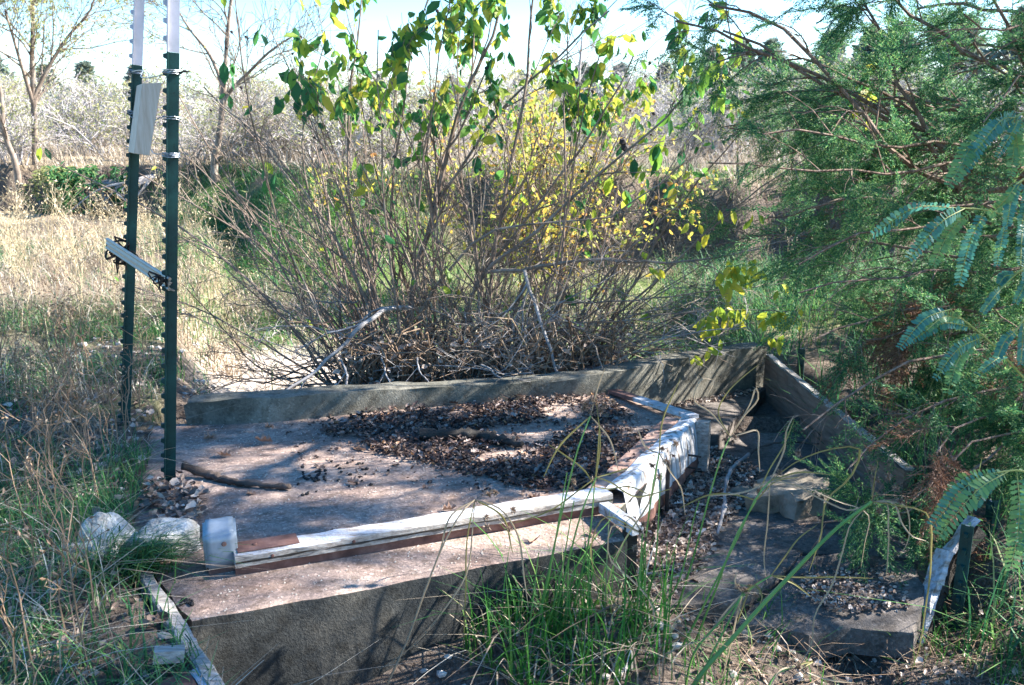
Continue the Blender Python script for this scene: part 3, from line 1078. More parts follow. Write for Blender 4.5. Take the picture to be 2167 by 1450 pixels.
# front face plus a narrow left side face
vs = [bm.verts.new(v) for v in (at(301, 177, Yb), at(343, 175, Yb), at(317, 330, Yb), at(284, 325, Yb))]
bk = [bm.verts.new(v) for v in (at(289, 181, Yb + .1), at(331, 179, Yb + .1), at(303, 327, Yb + .1), at(271, 322, Yb + .1))]
bm.faces.new(vs)
bm.faces.new(bk[::-1])
for i in range(4):
    j = (i + 1) % 4
    bm.faces.new((vs[j], vs[i], bk[i], bk[j]))
bmesh.ops.bevel(bm, geom=list(bm.edges), offset=.002, segments=2, affect='EDGES')
tag(from_bm(bm, 'wood_block', M['freshwood']), 'pale sawn timber block hung slantwise between the two posts', 'wood block')

# aluminium strip tied across, dark tangle on its end
st = thing('metal_strip', 'grooved aluminium strip sloping across the two posts low down', 'metal strip', at(240, 530, Y1 - .05))
a, b = at(226, 524, Y1 - .035), at(358, 612, Y2 - .03)
mb = MB()
d = nrm(b - a)
for off, w in ((0.0, .02), (.024, .012)):
    bar(mb, a + [0, 0, off], b + [0, 0, off], .004, w, seg=3, up=(0, -1, .2))
u = nrm(np.cross(d, [0, -1, 0]))
if u[2] < 0:
    u = -u
for s_, wd in ((.0, .006), (.017, .005), (.034, .006)):
    mb.tubes(np.array([a + u * s_, b + u * s_]), np.array([wd, wd]), 6, cap=True)
mb.box((a + b) / 2 + u * .017, (np.linalg.norm(b - a) * .98, .003, .034), np.stack([d, np.cross(u, d), u], 1))
mb.build('profile', M['alu'], st)
mb = MB()
r = np.random.default_rng(8)
c = on_post(T1, 535, Y1)
for i in range(16):
    q = c + r.normal(0, .014, 3) + [-.01, -.025, .01]
    mb.tubes(spline([q, q + r.normal(0, .022, 3), q + r.normal(0, .026, 3), q + r.normal(0, .03, 3) - [0, 0, .015]], 9), np.linspace(.006, .002, 9), 5)
mb.tubes(spline([c + [-.03, -.02, 0], c + [-.035, -.02, -.05], c + [-.034, -.02, -.08]], 8), np.linspace(.006, .003, 8), 5)
tag(mb.build('tape_tangle', M['black']), 'blackened tangle of tape and wire round the leaning post at the strip', 'tape')
mb = MB()
c = on_post(T2, 588, Y2)
for i in range(9):
    q = c + r.normal(0, .008, 3) + [.0, -.025, -.005]
    mb.tubes(spline([q, q + r.normal(0, .018, 3), q + r.normal(0, .018, 3) - [0, 0, .02]], 7), np.linspace(.004, .0015, 7), 5)
tag(mb.build('tape_tangle', M['black']), 'smaller dark tangle holding strip\'s lower end to nearer post', 'tape')

# ------------------------------------------------------------------ sticks and logs


def stick(name, pts, r0, r1, m, label, cat, k=24, knots=0, seed=0, sides=8):
    r = np.random.default_rng(seed)
    P = spline(pts, k) + r.normal(0, r0 * .12, (k, 3))
    R = np.linspace(r0, r1, k) * (1 + .12 * r.normal(size=k))
    for i in range(knots):
        R[r.integers(2, k - 2)] *= 1.5
    mb = MB()
    mb.tubes(P, R, sides, cap=True)
    return tag(mb.build(name, m, smooth=True), label, cat)


g = .014
stick('log', [onz(886, 921, .022), onz(940, 919, .028), onz(1010, 920, .026), onz(1060, 930, .022), onz(1105, 942, .016)], .026, .012, M['darkwood'],
      'dark rotten log lying in the leaf pile', 'log', 30, 4, 1, 10)
stick('stick', [onz(385, 985, .05), onz(430, 1001, .02), onz(500, 1021, .012), onz(560, 1027, .012), onz(615, 1031, .012)], .015, .009, M['darkbark'],
      'knobbly brown stick on the slab pointing out of the grass', 'stick', 26, 5, 2)
stick('stick', [onz(1585, 962, lo + .02), onz(1610, 945, lo + .04), onz(1665, 936, lo + .05), onz(1735, 940, lo + .04)], .006, .003, M['darkbark'],
      'thin dark curved stick on the sunken floor near plank wall', 'stick', 20, 2, 3, 6)
stick('stick', [onz(1585, 962, lo + .02), onz(1550, 990, lo + .04), onz(1535, 1030, lo + .05), onz(1532, 1075, lo + .05), onz(1518, 1130, lo + .02)], .009, .006, M['greybark'],
      'grey crooked stick standing out of leaves on the sunken floor', 'stick', 22, 2, 4, 7)
stick('stick', [onz(630, 1012, .004), onz(660, 999, .006), onz(682, 990, .006)], .0035, .002, M['greybark'], 'tiny bleached twig on the bare slab', 'stick', 8, 0, 5, 5)
stick('stick', [onz(1440, 1330, -.27), onz(1480, 1310, -.25), onz(1550, 1285, -.26)], .02, .018, M['oldwood'], 'grey piece of old timber on ground in front of sunken floor', 'wood piece', 12, 2, 6, 6)

# ------------------------------------------------------------------ leaf litter


def in_poly(x, y, poly):
    poly = np.array(poly)[:, :2]
    ins = np.zeros(len(x), bool)
    j = len(poly) - 1
    for i in range(len(poly)):
        xi, yi, xj, yj = *poly[i], *poly[j]
        c = ((yi > y) != (yj > y)) & (x < (xj - xi) * (y - yi) / (yj - yi + 1e-12) + xi)
        ins ^= c
        j = i
    return ins


def scatter(poly, n, rs, dens=None):
    pl = np.array(poly)[:, :2]
    lo_, hi_ = pl.min(0), pl.max(0)
    out = []
    got = 0
    while got < n:
        q = rs.uniform(lo_, hi_, (n * 2, 2))
        ok = in_poly(q[:, 0], q[:, 1], pl)
        if dens is not None:
            ok &= rs.uniform(size=len(q)) < dens(q[:, 0], q[:, 1])
        out.append(q[ok])
        got += ok.sum()
    return np.concatenate(out)[:n]


def litter(mb, pts, z, rs, smin=.012, smax=.034, tpl=CRUMP, hmax=.02):
    n = len(pts)
    a = rs.uniform(0, 2 * math.pi, n)
    ax = np.stack([np.cos(a), np.sin(a), rs.normal(0, .3, n)], 1)
    no = np.stack([rs.normal(0, .45, n), rs.normal(0, .45, n), np.ones(n)], 1)
    L = rs.uniform(smin, smax, n)
    pos = np.stack([pts[:, 0], pts[:, 1], z + rs.uniform(0.001, 1, n) ** 2 * hmax], 1)
    leaves(mb, pos, ax, no, L, L * rs.uniform(.4, .8, n), tpl)


r = np.random.default_rng(77)
pile = [onz(640, 893), onz(830, 875), onz(1110, 850), onz(1280, 840), onz(1300, 862), onz(1410, 925), onz(1425, 960), onz(1330, 1030), onz(1130, 1040), onz(980, 1000), onz(800, 960), onz(690, 920)]
mb = MB()
pq = scatter(pile, 10500, r, lambda x, y: sstep(-.35, .25, fbm(x * 4, y * 4, 31) + .4 + 0 * x))
litter(mb, pq[:8500], .0, r, .006, .026, hmax=.026)
litter(mb, pq[8500:9300], .006, r, .03, .05, OAK, hmax=.026)
leaves(mb, np.column_stack([pq[9300:], r.uniform(.004, .028, 1200)]), np.column_stack([r.normal(0, 1, 1200), r.normal(0, 1, 1200), r.normal(0, .12, 1200)]), np.tile([0, 0, 1.], (1200, 1)), r.uniform(.02, .07, 1200), .0022, DIA)
fringe = [onz(600, 900), onz(1280, 838), onz(1440, 930), onz(1320, 1060), onz(1000, 1060), onz(640, 990)]
litter(mb, scatter(fringe, 700, r), .0, r, .008, .024, hmax=.006)
along = [RA + nr * .085 - dr * .02, RA + nr * .085 + dr * .5, RA + nr * .14 + dr * .45, RA + nr * .19]
litter(mb, scatter(along, 160, r), .0, r, .01, .03, hmax=.012)
tag(mb.build('leaf_litter', M['litter']), 'dark pile of dead leaves against the low wall', 'leaf litter', kind='stuff')
mb = MB()
fl = [onz(1350, 1110, lo), onz(1460, 985, lo), onz(1490, 945, lo), onz(1600, 1000, lo), onz(1590, 1060, lo), onz(1530, 1110, lo), onz(1500, 1190, lo), onz(1430, 1265, lo), onz(1345, 1275, lo)]
pq = scatter(fl, 5600, r)
litter(mb, pq[:4400], lo, r, .007, .028, hmax=.028)
litter(mb, pq[4400:4800], lo, r, .03, .05, OAK, hmax=.03)
leaves(mb, np.column_stack([pq[4800:], lo + r.uniform(.004, .03, 800)]), np.column_stack([r.normal(0, 1, 800), r.normal(0, 1, 800), r.normal(0, .15, 800)]), np.tile([0, 0, 1.], (800, 1)), r.uniform(.02, .07, 800), .0022, DIA)
fl2 = [onz(1420, 850, -.12), onz(1610, 822, -.12), onz(1600, 835, -.12), onz(1420, 870, -.12), onz(1330, 848, -.12)]
litter(mb, scatter(fl2, 350, r), -.12, r, .01, .025, hmax=.01)
pq = scatter([onz(1700, 1215, -.2), onz(1900, 1200, -.19), onz(1930, 1290, -.22), onz(1760, 1310, -.24), onz(1690, 1260, -.22)], 900, r)
litter(mb, pq, -.245 + (pq[:, 1] - 2.45) * .13, r, .006, .022, hmax=.012)
q = np.column_stack([r.uniform(.45, 1.6, 900), r.uniform(2.2, 2.75, 900)])
litter(mb, q, ground_z(q[:, 0], q[:, 1]), r, .008, .03, hmax=.02)
fl3 = [onz(1640, 832, lo), onz(1680, 832, lo), onz(1760, 945, lo), onz(1730, 945, lo)]
litter(mb, scatter(fl3, 300, r), lo, r, .01, .03, hmax=.015)
tag(mb.build('leaf_litter', M['drylitter']), 'pale dry leaves covering the sunken floor beside the gate', 'leaf litter', kind='stuff')
mb = MB()
fl = [onz(390, 1020), onz(430, 1060), onz(410, 1130), onz(330, 1120), onz(300, 1040)]
litter(mb, scatter(fl, 260, r), .01, r, .015, .045, hmax=.03)
n = 2600
q = np.stack([r.uniform(-2.6, -.8, n), r.uniform(1.9, 5, n)], 1)
q = q[q[:, 0] < edge_x(q[:, 1]) - .03]
litter(mb, q, ground_z(q[:, 0], q[:, 1]), r, .015, .045, hmax=.03)
tag(mb.build('leaf_litter', M['drylitter']), 'brown curled leaves under grass on left bank', 'leaf litter', kind='stuff')

mb = MB()
sl = [FL + [.05, .03, 0], FR, GN, GF, WB, WL]
q = scatter(sl, 2600, r)
gs = r.uniform(.0015, .0042, len(q))
gp = np.column_stack([q, np.full(len(q), .001)])
gv = np.array([[1, 0, 0], [-.5, .87, 0], [-.5, -.87, 0], [0, 0, 1.]])
X = gp[:, None] + gv[None] * gs[:, None, None] * r.uniform(.7, 1.2, (len(q), 4, 1))
gf = np.array([[0, 1, 3], [1, 2, 3], [2, 0, 3]])
mb.add(X.reshape(-1, 3), (gf[None] + np.arange(len(q))[:, None, None] * 4).reshape(-1, 3))
tag(mb.build('grit', M['gravel']), 'loose pale grit over the pebbly slab', 'grit', kind='stuff')

# separate oak leaves on the bare slab
oaks = [(578, 935, .075), (490, 965, .06), (775, 952, .065), (560, 905, .045), (735, 1020, .045), (935, 1080, .05), (430, 930, .06), (520, 1045, .035),
        (910, 885, .05), (640, 1165, .05), (1145, 1055, .045), (700, 880, .045), (1245, 1125, .04), (1140, 1135, .05), (585, 1150, .055), (1310, 1130, .035)]
ob = MB()
leaves(ob, np.zeros((1, 3)), np.array([[1., 0, 0]]), np.array([[0, 0, 1.]]), 1, 1, OAK)
ob.V[0] = ob.V[0] * [1, 1, 2.6]
om = ob.build('oak_leaf', M['oakleaf'])
tag(om, 'curled brown oak leaf lying loose on bare concrete', 'leaf', 'oak leaves on the slab')
for i, (px, py, s) in enumerate(oaks):
    o = om if i == 0 else om.copy()
    if i:
        COL.objects.link(o)
    o.location = onz(px, py, .006)
    o.scale = (s, s, s)
    o.rotation_euler = (r.normal(0, .15), r.normal(0, .15), r.uniform(0, 6.28))

# pebbles on the sandy bed and slab
mb = MB()
n = 500
q = np.stack([r.uniform(-2.4, -.4, n), r.uniform(4.4, 6.4, n)], 1)
s = r.uniform(.006, .03, n)
ico = bmesh.new()
bmesh.ops.create_icosphere(ico, subdivisions=1, radius=1)
iv = np.array([v.co for v in ico.verts])
ifc = np.array([[v.index for v in f.verts] for f in ico.faces])
ico.free()


def balls(mb, P, S, m=0, jit=.15, rs=rng, flat=1):
    n = len(P)
    v = iv[None] * (1 + rs.normal(0, jit, (n, len(iv), 1))) * np.broadcast_to(S, (n,))[:, None, None] * np.array([1, 1, flat]) + P[:, None]
    f = (ifc[None] + np.arange(n)[:, None, None] * len(iv)).reshape(-1, 3)
    mb.add(v.reshape(-1, 3), f, m)


balls(mb, np.stack([q[:, 0], q[:, 1], ground_z(q[:, 0], q[:, 1])], 1), s, rs=r, flat=.6)
tag(mb.build('pebbles', M['gravel']), 'pale pebbles on the sandy creek bed behind the wall', 'pebbles', kind='stuff')
mb = MB()
q = scatter([onz(600, 990), onz(820, 960), onz(830, 1030), onz(640, 1050)], 26, r)
q = np.vstack([q, scatter([onz(640, 1000), onz(690, 995), onz(690, 1020), onz(640, 1020)], 30, r), scatter([onz(380, 1270), onz(410, 1268), onz(408, 1282), onz(382, 1284)], 14, r)])
balls(mb, np.column_stack([q, np.full(len(q), .003)]), r.uniform(.004, .009, len(q)), rs=r, flat=.7)
tag(mb.build('droppings', M['black']), 'small dark droppings scattered on bare concrete', 'droppings', kind='stuff')

# ------------------------------------------------------------------ grass


def grass_obj(name, m, xy, hh, ww, ln, rs, label, k=3, sink=.0):
    mb = MB()
    z = ground_z(xy[:, 0], xy[:, 1]) - sink
    blades(mb, np.column_stack([xy, z]), hh, ww, ln, rs, 0, k)
    return tag(mb.build(name, m), label, 'grass', kind='stuff')


def clumped(n, x0, x1, y0, y1, rs, fr=2.0, seed=0, thr=-.1):
    q = np.column_stack([rs.uniform(x0, x1, n * 3), rs.uniform(y0, y1, n * 3)])
    w = fbm(q[:, 0] * fr, q[:, 1] * fr, seed, 3)
    q = q[w + rs.normal(0, .25, len(q)) > thr]
    return q[:n]


r = np.random.default_rng(5)
q = clumped(28000, -3.4, -.6, 1.5, 6.0, r, 2.2, 41, -.25)
q = q[q[:, 0] < edge_x(q[:, 1]) - .01]
grass_obj('green_grass', M['grass'], q, r.uniform(.03, .15, len(q)), r.uniform(.0025, .006, len(q)), r.uniform(.2, 1.4, len(q)), r, 'short green grass on the shaded left bank')
q = clumped(6500, -3.6, -.6, 1.5, 6.5, r, 2.6, 43, -.1)
q = q[q[:, 0] < edge_x(q[:, 1]) - .01]
grass_obj('dry_grass', M['drygrass'], q, r.uniform(.05, .26, len(q)), r.uniform(.0018, .0045, len(q)), r.uniform(.2, 2.6, len(q)), r, 'matted dry grass on the left bank')
q = clumped(26000, -7, -1.4, 5.5, 13, r, 1.0, 45, -.35)
q = q[(q[:, 0] < edge_x(q[:, 1]) + .4 + np.abs(r.normal(0, .7, len(q))) * (q[:, 1] > 6.5)) & (q[:, 1] < bank_y(q[:, 0]) - .9 - r.uniform(0, 2.2, len(q)))]
grass_obj('dry_grass', M['drygrass'], q, r.uniform(.05, .3, len(q)) * np.clip(1.3 - q[:, 1] / 18, .4, 1), r.uniform(.004, .009, len(q)), r.uniform(.2, 2.4, len(q)), r, 'sunlit straw grass on slope up to the far bank')
q = clumped(20000, -5, 4, 5.3, 11.5, r, .9, 47, -.25)
q = q[q[:, 0] > edge_x(q[:, 1]) - .3]
q = q[~((q[:, 1] < 6.3) & (q[:, 0] < -.5) & (r.uniform(size=len(q)) < .9))]
grass_obj('green_grass', M['brightgrass'], q, r.uniform(.03, .18, len(q)), r.uniform(.004, .009, len(q)), r.uniform(.2, 1.6, len(q)), r, 'bright green grass on floor of the gully')
q = clumped(9000, -6, -1.5, 4.8, 10.5, r, .8, 53, .05)
q = q[q[:, 0] < edge_x(q[:, 1]) + .2]
grass_obj('green_grass', M['grass'], q, r.uniform(.05, .2, len(q)), r.uniform(.004, .008, len(q)), r.uniform(.2, 1.3, len(q)), r, 'green grass patches between straw on the slope')
q = clumped(9000, -3, 4, 6.2, 10.6, r, 1.3, 55, 0)
grass_obj('dry_grass', M['drygrass'], q, r.uniform(.04, .22, len(q)), r.uniform(.004, .008, len(q)), r.uniform(.4, 2.6, len(q)), r, 'dry straw mixed into the green gully floor')
n = 42000
yy = 10.5 + 45 * r.uniform(0, 1, n) ** 1.8
xx = r.uniform(-.72, .72, n) * (yy + 2)
ok = yy > bank_y(xx) + .05
q = np.column_stack([xx, yy])[ok]
sc = .55 + q[:, 1] / 26
grass_obj('far_grass', M['fargrass'], q, r.uniform(.12, .5, len(q)) * sc ** .5, r.uniform(.006, .013, len(q)) * sc, r.uniform(.2, 1.3, len(q)), r, 'bleached tall grass on the plain above the bank', 2)
# grass overhanging the lip of the bank
q = np.column_stack([r.uniform(-5, -.5, 9000), r.uniform(-2.4, .1, 9000)])
q[:, 1] += bank_y(q[:, 0])
q = q[(q[:, 0] > edge_x(q[:, 1]) - .6) & (fbm(q[:, 0] * 1.6, q[:, 1] * 1.6, 57) > -.15)]
grass_obj('green_grass', M['grass'], q, r.uniform(.05, .22, len(q)), r.uniform(.005, .01, len(q)), r.uniform(.4, 2, len(q)), r, 'bluish green grass on shaded slope of the bank behind the shrub')
n = 1600
xx = r.uniform(-9, 7, n)
q = np.column_stack([xx, bank_y(xx) + r.uniform(-.2, .35, n)])
grass_obj('bank_grass', M['drygrass'], q, r.uniform(.12, .4, n), r.uniform(.006, .012, n), r.uniform(.8, 3.0, n), r, 'dry grass hanging over lip of the eroded bank')
q = clumped(12000, 1.38, 5.0, 2.4, 9.5, r, 1.6, 49, -.5)
grass_obj('green_grass', M['grass'], q, r.uniform(.08, .4, len(q)), r.uniform(.004, .009, len(q)), r.uniform(.2, 1.5, len(q)), r, 'dim green grass behind the plank wall')
q = np.column_stack([r.uniform(.5, 2.4, 1700), r.uniform(1.7, 2.75, 1700)])
grass_obj('dry_grass', M['brownstalk'], q, r.uniform(.03, .13, len(q)), r.uniform(.0018, .004, len(q)), r.uniform(.4, 2.8, len(q)), r, 'thin dry grass and roots at lower right')
q = clumped(1500, .4, 2.2, 1.8, 2.75, r, 5, 51, .1)
grass_obj('green_grass', M['brightgrass'], q, r.uniform(.04, .16, len(q)), r.uniform(.002, .004, len(q)), r.uniform(.2, 1.2, len(q)), r, 'tufts of green grass at lower right below broken slab')
# bright clump in front of the slab
n = 430
ang = r.uniform(0, 6.28, n)
rad = np.sqrt(r.uniform(0, 1, n))
q = np.column_stack([.16 + .29 * rad * np.cos(ang), 2.42 + .2 * rad * np.sin(ang)])
q = q[(q[:, 1] < FL[1] + (q[:, 0] - FL[0]) * (FR[1] - FL[1]) / (FR[0] - FL[0]) - .02)]
grass_obj('sedge_grass', M['brightgrass'], q, r.uniform(.05, .44, len(q)) * (1 - .3 * rad[:len(q)]), r.uniform(.004, .008, len(q)), r.uniform(.05, 1.2, len(q)), r, 'vivid green grass clump growing against slab\'s front face', 4)
q2 = q[r.uniform(size=len(q)) < .35] + r.normal(0, .02, (1, 2))
grass_obj('dry_grass', M['drygrass'], q2, r.uniform(.04, .3, len(q2)), r.uniform(.003, .006, len(q2)), r.uniform(.4, 2.6, len(q2)), r, 'dead bent blades among the vivid grass clump', 4)
# tuft leaning over the white rocks
mb = MB()
c = onz(262, 1215, .0)
n = 420
b0 = np.column_stack([c[0] + r.normal(0, .07, n), c[1] + r.normal(0, .04, n), np.full(n, .005)])
tip = b0 + np.column_stack([r.uniform(.02, .22, n), r.uniform(-.06, .05, n), r.uniform(.03, .13, n)])
mid_ = (b0 + tip) / 2 + np.column_stack([np.zeros(n), np.zeros(n), r.uniform(.01, .05, n)])
for a_, b_, w1, w2 in ((b0, mid_, .0022, .0018), (mid_, tip, .0018, .0003)):
    sd = nrm(np.cross(tip - b0, [0, 0, 1.])) 
    X = np.stack([a_ - sd * w1, a_ + sd * w1, b_ + sd * w2, b_ - sd * w2], 1)
    mb.add(X.reshape(-1, 3), np.arange(n * 4).reshape(-1, 4))
tag(mb.build('grass_tuft', M['grass']), 'dark green grass tuft leaning right across the white rocks', 'grass tuft')


# ------------------------------------------------------------------ dry weeds
def weed_template(name, m, h, seed, nb=7):
    r = np.random.default_rng(seed)
    k = 7
    st = np.array([[.02 * h * math.sin(3 * t + seed) + .12 * h * t * t * r.normal(), .1 * h * t * t * r.normal(), h * t] for t in np.linspace(0, 1, k)])
    P = st[None]
    R = (np.linspace(.0026, .0009, k) * (h / .5) ** .4)[None]
    Q, RQ = spawn(P, R, nb, .25, .98, (.3, .9), (.12 * h, .5 * h), 5, (0, 0, .3), .12, .8, .5, seed)
    S, RS = spawn(Q, RQ, 3, .3, 1, (.3, .9), (.05 * h, .18 * h), 3, (0, 0, .2), .1, .9, .6, seed + 1)
    mb = MB()
    mb.tubes(P, R, 4)
    mb.tubes(Q, RQ, 3)
    mb.tubes(S, RS, 3)
    t = S[:, -1]
    n = len(t)
    leaves(mb, t, r.normal(size=(n, 3)) + [0, 0, .6], r.normal(size=(n, 3)), .018 * h / .5, .007 * h / .5, DIA)
    me = mb.build(name, m)
    return me


def place_copies(tpl, spots, group, label, cat, rs, s0=.8, s1=1.25):
    for i, (x, y) in enumerate(spots):
        o = tpl[i % len(tpl)]
        if i >= len(tpl):
            o = o.copy()
            COL.objects.link(o)
        o.location = (x, y, gz(x, y) - .005)
        o.rotation_euler = (rs.normal(0, .08), rs.normal(0, .08), rs.uniform(0, 6.28))
        s = rs.uniform(s0, s1)
        o.scale = (s, s, s)
        tag(o, label, cat, group)


r = np.random.default_rng(9)
tp = [weed_template('dry_weed', M['brownstalk'], .42, 100 + i, 6) for i in range(5)]
sp = []
while len(sp) < 74:
    x, y = r.uniform(-2.3, -.95), r.uniform(1.8, 4.6)
    if x < edge_x(y) - .08 and x > -.62 * y:
        sp.append((x, y))
place_copies(tp, sp, 'brown weeds on the left bank', 'thin brown weed stalk standing in grass on the near left bank', 'weed', r)
tp = [weed_template('straw_weed', M['strawtwig'], .6, 120 + i, 10) for i in range(5)]
sp = []
while len(sp) < 90:
    y = r.uniform(5.2, 8.9)
    x = r.uniform(-.62 * y, -1.3)
    if x < edge_x(y) + .35:
        sp.append((x, y))
place_copies(tp, sp, 'straw weeds on the slope', 'straw coloured branching weed on the sunlit slope beyond the posts', 'weed', r)
tp = [weed_template('scrub_weed', M['strawtwig'], .5, 140 + i, 12) for i in range(4)]
sp = [(r.uniform(-2.2, 3.5), r.uniform(7.5, 10.3)) for _ in range(34)]
place_copies(tp, sp, 'weeds along foot of far bank', 'dry branching weed on gully floor at foot of the far bank', 'weed', r)

# ------------------------------------------------------------------ bare brush and trees on the plain


def brush_mesh(h, seed, stems=9, spread=.55):
    r = np.random.default_rng(seed)
    k = 6
    P = []
    for i in range(stems):
        a = r.uniform(0, 6.28)
        d = nrm([math.cos(a) * spread * r.uniform(.3, 1.3), math.sin(a) * spread * r.uniform(.3, 1.3), 1])
        p = np.array([r.normal(0, .12 * h), r.normal(0, .12 * h), 0])
        pts = [p]
        for s in range(k - 1):
            pts.append(pts[-1] + d * h * r.uniform(.12, .24))
            d = nrm(d + r.normal(0, .2, 3))
        P.append(pts)
    P = np.array(P)
    R = np.tile(np.linspace(.012, .004, k) * h, (stems, 1))
    Q, RQ = spawn(P, R, 9, .15, 1, (.35, 1.0), (.25 * h, .6 * h), 5, (0, 0, .1), .22, .7, .5, seed)
    S, RS = spawn(Q, RQ, 6, .2, 1, (.3, 1.0), (.1 * h, .32 * h), 4, (0, 0, .0), .2, .8, .6, seed + 1)
    mb = MB()
    mb.tubes(P, R, 4)
    mb.tubes(Q, np.maximum(RQ, .003 * h), 3)
    mb.tubes(S, np.maximum(RS, .0025 * h), 3)
    return mb, S


r = np.random.default_rng(15)
bt = []
for i in range(5):
    mb, S = brush_mesh(1.0, 200 + i)
    q = S[:, 1:].reshape(-1, 3)
    q = q[r.uniform(size=len(q)) < .5]
    if i != 1:
        leaves(mb, q, r.normal(size=q.shape), r.normal(size=q.shape), .05, .02, DIA, 1)
    bt.append(mb.build('bare_bush', [M['brush'], M['paleleaf']]))
sp = []
for i in range(120):
    y = 11.4 + 34 * r.uniform() ** 1.3
    x = r.uniform(-.64, .64) * y
    if y > bank_y(x) + .6:
        sp.append((x, y))
for i in range(58):
    y = r.uniform(11.5, 19)
    x = r.uniform(-.6, -.1) * y if i % 3 else r.uniform(.15, .6) * y
    if y > bank_y(x) + .35:
        sp.append((x, y))
for i, (x, y) in enumerate(sp):
    o = bt[i % 5]
    if i >= 5:
        o = o.copy()
        COL.objects.link(o)
    o.location = (x, y, gz(x, y) - .02)
    o.rotation_euler = (0, 0, r.uniform(0, 6.28))
    s = r.uniform(1.0, 1.9) * (.75 + y / 60) * (.5 + .5 * float(sstep(13, 24, y)))
    o.scale = (s * 1.25, s * 1.25, s)
    tag(o, 'pale leafless bush on the grassy plain above the far bank', 'bush', 'bare bushes on the plain')


def bare_tree(name, label, trunk, rad, m, seed, nl=7, ll=(1.0, 1.8), lf=.35, trop=(0, 0, .25), leafm='paleleaf', cat='tree', forks=()):
    """trunk traced from the photograph, limbs and twigs grown on it"""
    base = np.array(trunk[0])
    base[2] = gz(base[0], base[1]) - .1
    trunk = [base] + list(trunk)
    t = thing(name, label, cat, base)
    k = 14
    P = spline(trunk, k)[None]
    R = np.linspace(rad, rad * .35, k)[None]
    mb = MB()
    mb.tubes(P, R * (1 + .08 * np.random.default_rng(seed).normal(size=k)), 7)
    extra = [spline(fk, k)[None] for fk in forks]
    for e in extra:
        mb.tubes(e, np.linspace(rad * .6, rad * .2, k)[None], 6)
    mb.build('trunk', M[m], t, smooth=True)
    PA = np.concatenate([P] + extra)
    RA_ = np.concatenate([R] + [np.linspace(rad * .6, rad * .2, k)[None]] * len(extra))
    Q, RQ = spawn(PA, RA_, nl, .3, 1, (.35, .95), ll, 7, trop, .17, .42, .3, seed)
    S, RS = spawn(Q, RQ, 7, .2, 1, (.3, .9), (ll[0] * .4, ll[1] * .5), 5, trop, .18, .6, .4, seed + 1)
    X, RX = spawn(S, RS, 5, .2, 1, (.3, .9), (ll[0] * .15, ll[1] * .25), 4, (0, 0, 0), .2, .7, .5, seed + 2)
    mb = MB()
    mb.tubes(Q, RQ, 5)
    mb.tubes(S, np.maximum(RS * .8, .003), 4)
    mb.tubes(X, np.maximum(RX * .7, .0022), 3)
    mb.build('branches', M[m], t)
    if lf:
        r = np.random.default_rng(seed + 5)
        q = X[:, 1:].reshape(-1, 3)
        q = q[r.uniform(size=len(q)) < lf]
        mb = MB()
        leaves(mb, q, r.normal(size=q.shape) - [0, 0, .4], r.normal(size=q.shape), r.uniform(.05, .09, len(q)), .025, DIA)
        mb.build('leaves', M[leafm], t)
    return t


bare_tree('mesquite_tree', 'dark trunked mesquite with thin yellowing leaves at far left',
          [at(75, 345, 14), at(74, 290, 14), at(72, 225, 14), at(68, 130, 14), at(70, 30, 14), at(60, -90, 14)], .055, 'bark', 301, 11, (1.1, 2.0), .8,
          forks=([at(72, 205, 14), at(110, 130, 14.1), at(150, 70, 14.2), at(190, 25, 14.2), at(205, -20, 14.3)], [at(72, 225, 14), at(40, 120, 13.8), at(10, 20, 13.6)]))
bare_tree('mesquite_tree', 'slender curved leafless tree on bank edge between posts and shrub',
          [at(458, 395, 12.2), at(452, 355, 12.2), at(462, 300, 12.2), at(470, 230, 12.2), at(478, 120, 12.2), at(488, 10, 12.2), at(500, -60, 12.2)], .05, 'bark', 307, 7, (.8, 1.6), .04,
          forks=([at(462, 300, 12.2), at(480, 205, 12.2), at(530, 150, 12.1), at(570, 110, 12.0), at(630, 70, 12)], [at(475, 190, 12.2), at(440, 110, 12.3), at(400, 60, 12.3), at(370, 10, 12.3)],
                 [at(455, 345, 12.2), at(480, 320, 12.1), at(505, 290, 12.1)]))
bare_tree('mesquite_tree', 'tangled grey leaning tree cut off by left picture edge',
          [at(30, 335, 13), at(8, 280, 13), at(4, 210, 13), at(-20, 120, 13), at(-40, 20, 13)], .05, 'bark', 311, 8, (.9, 1.7), .5)
bare_tree('mesquite_tree', 'small pale bare tree half hidden behind upper shrub leaves',
          [at(1210, 330, 17), at(1215, 250, 17), at(1225, 160, 17), at(1232, 80, 17)], .05, 'greybark', 313, 8, (.9, 1.6), .05)
bare_tree('mesquite_tree', 'thin pale bare tree standing right of the shrub under cedar branches',
          [at(1440, 310, 15), at(1447, 230, 15), at(1440, 150, 15), at(1455, 70, 15)], .04, 'greybark', 317, 8, (.8, 1.5), .0)
bare_tree('mesquite_tree', 'bare whitish sapling on right bank behind the cedar',
          [at(1545, 380, 12.5), at(1550, 310, 12.5), at(1562, 240, 12.5), at(1560, 190, 12.5)], .03, 'greybark', 319, 8, (.5, 1.0), .0)


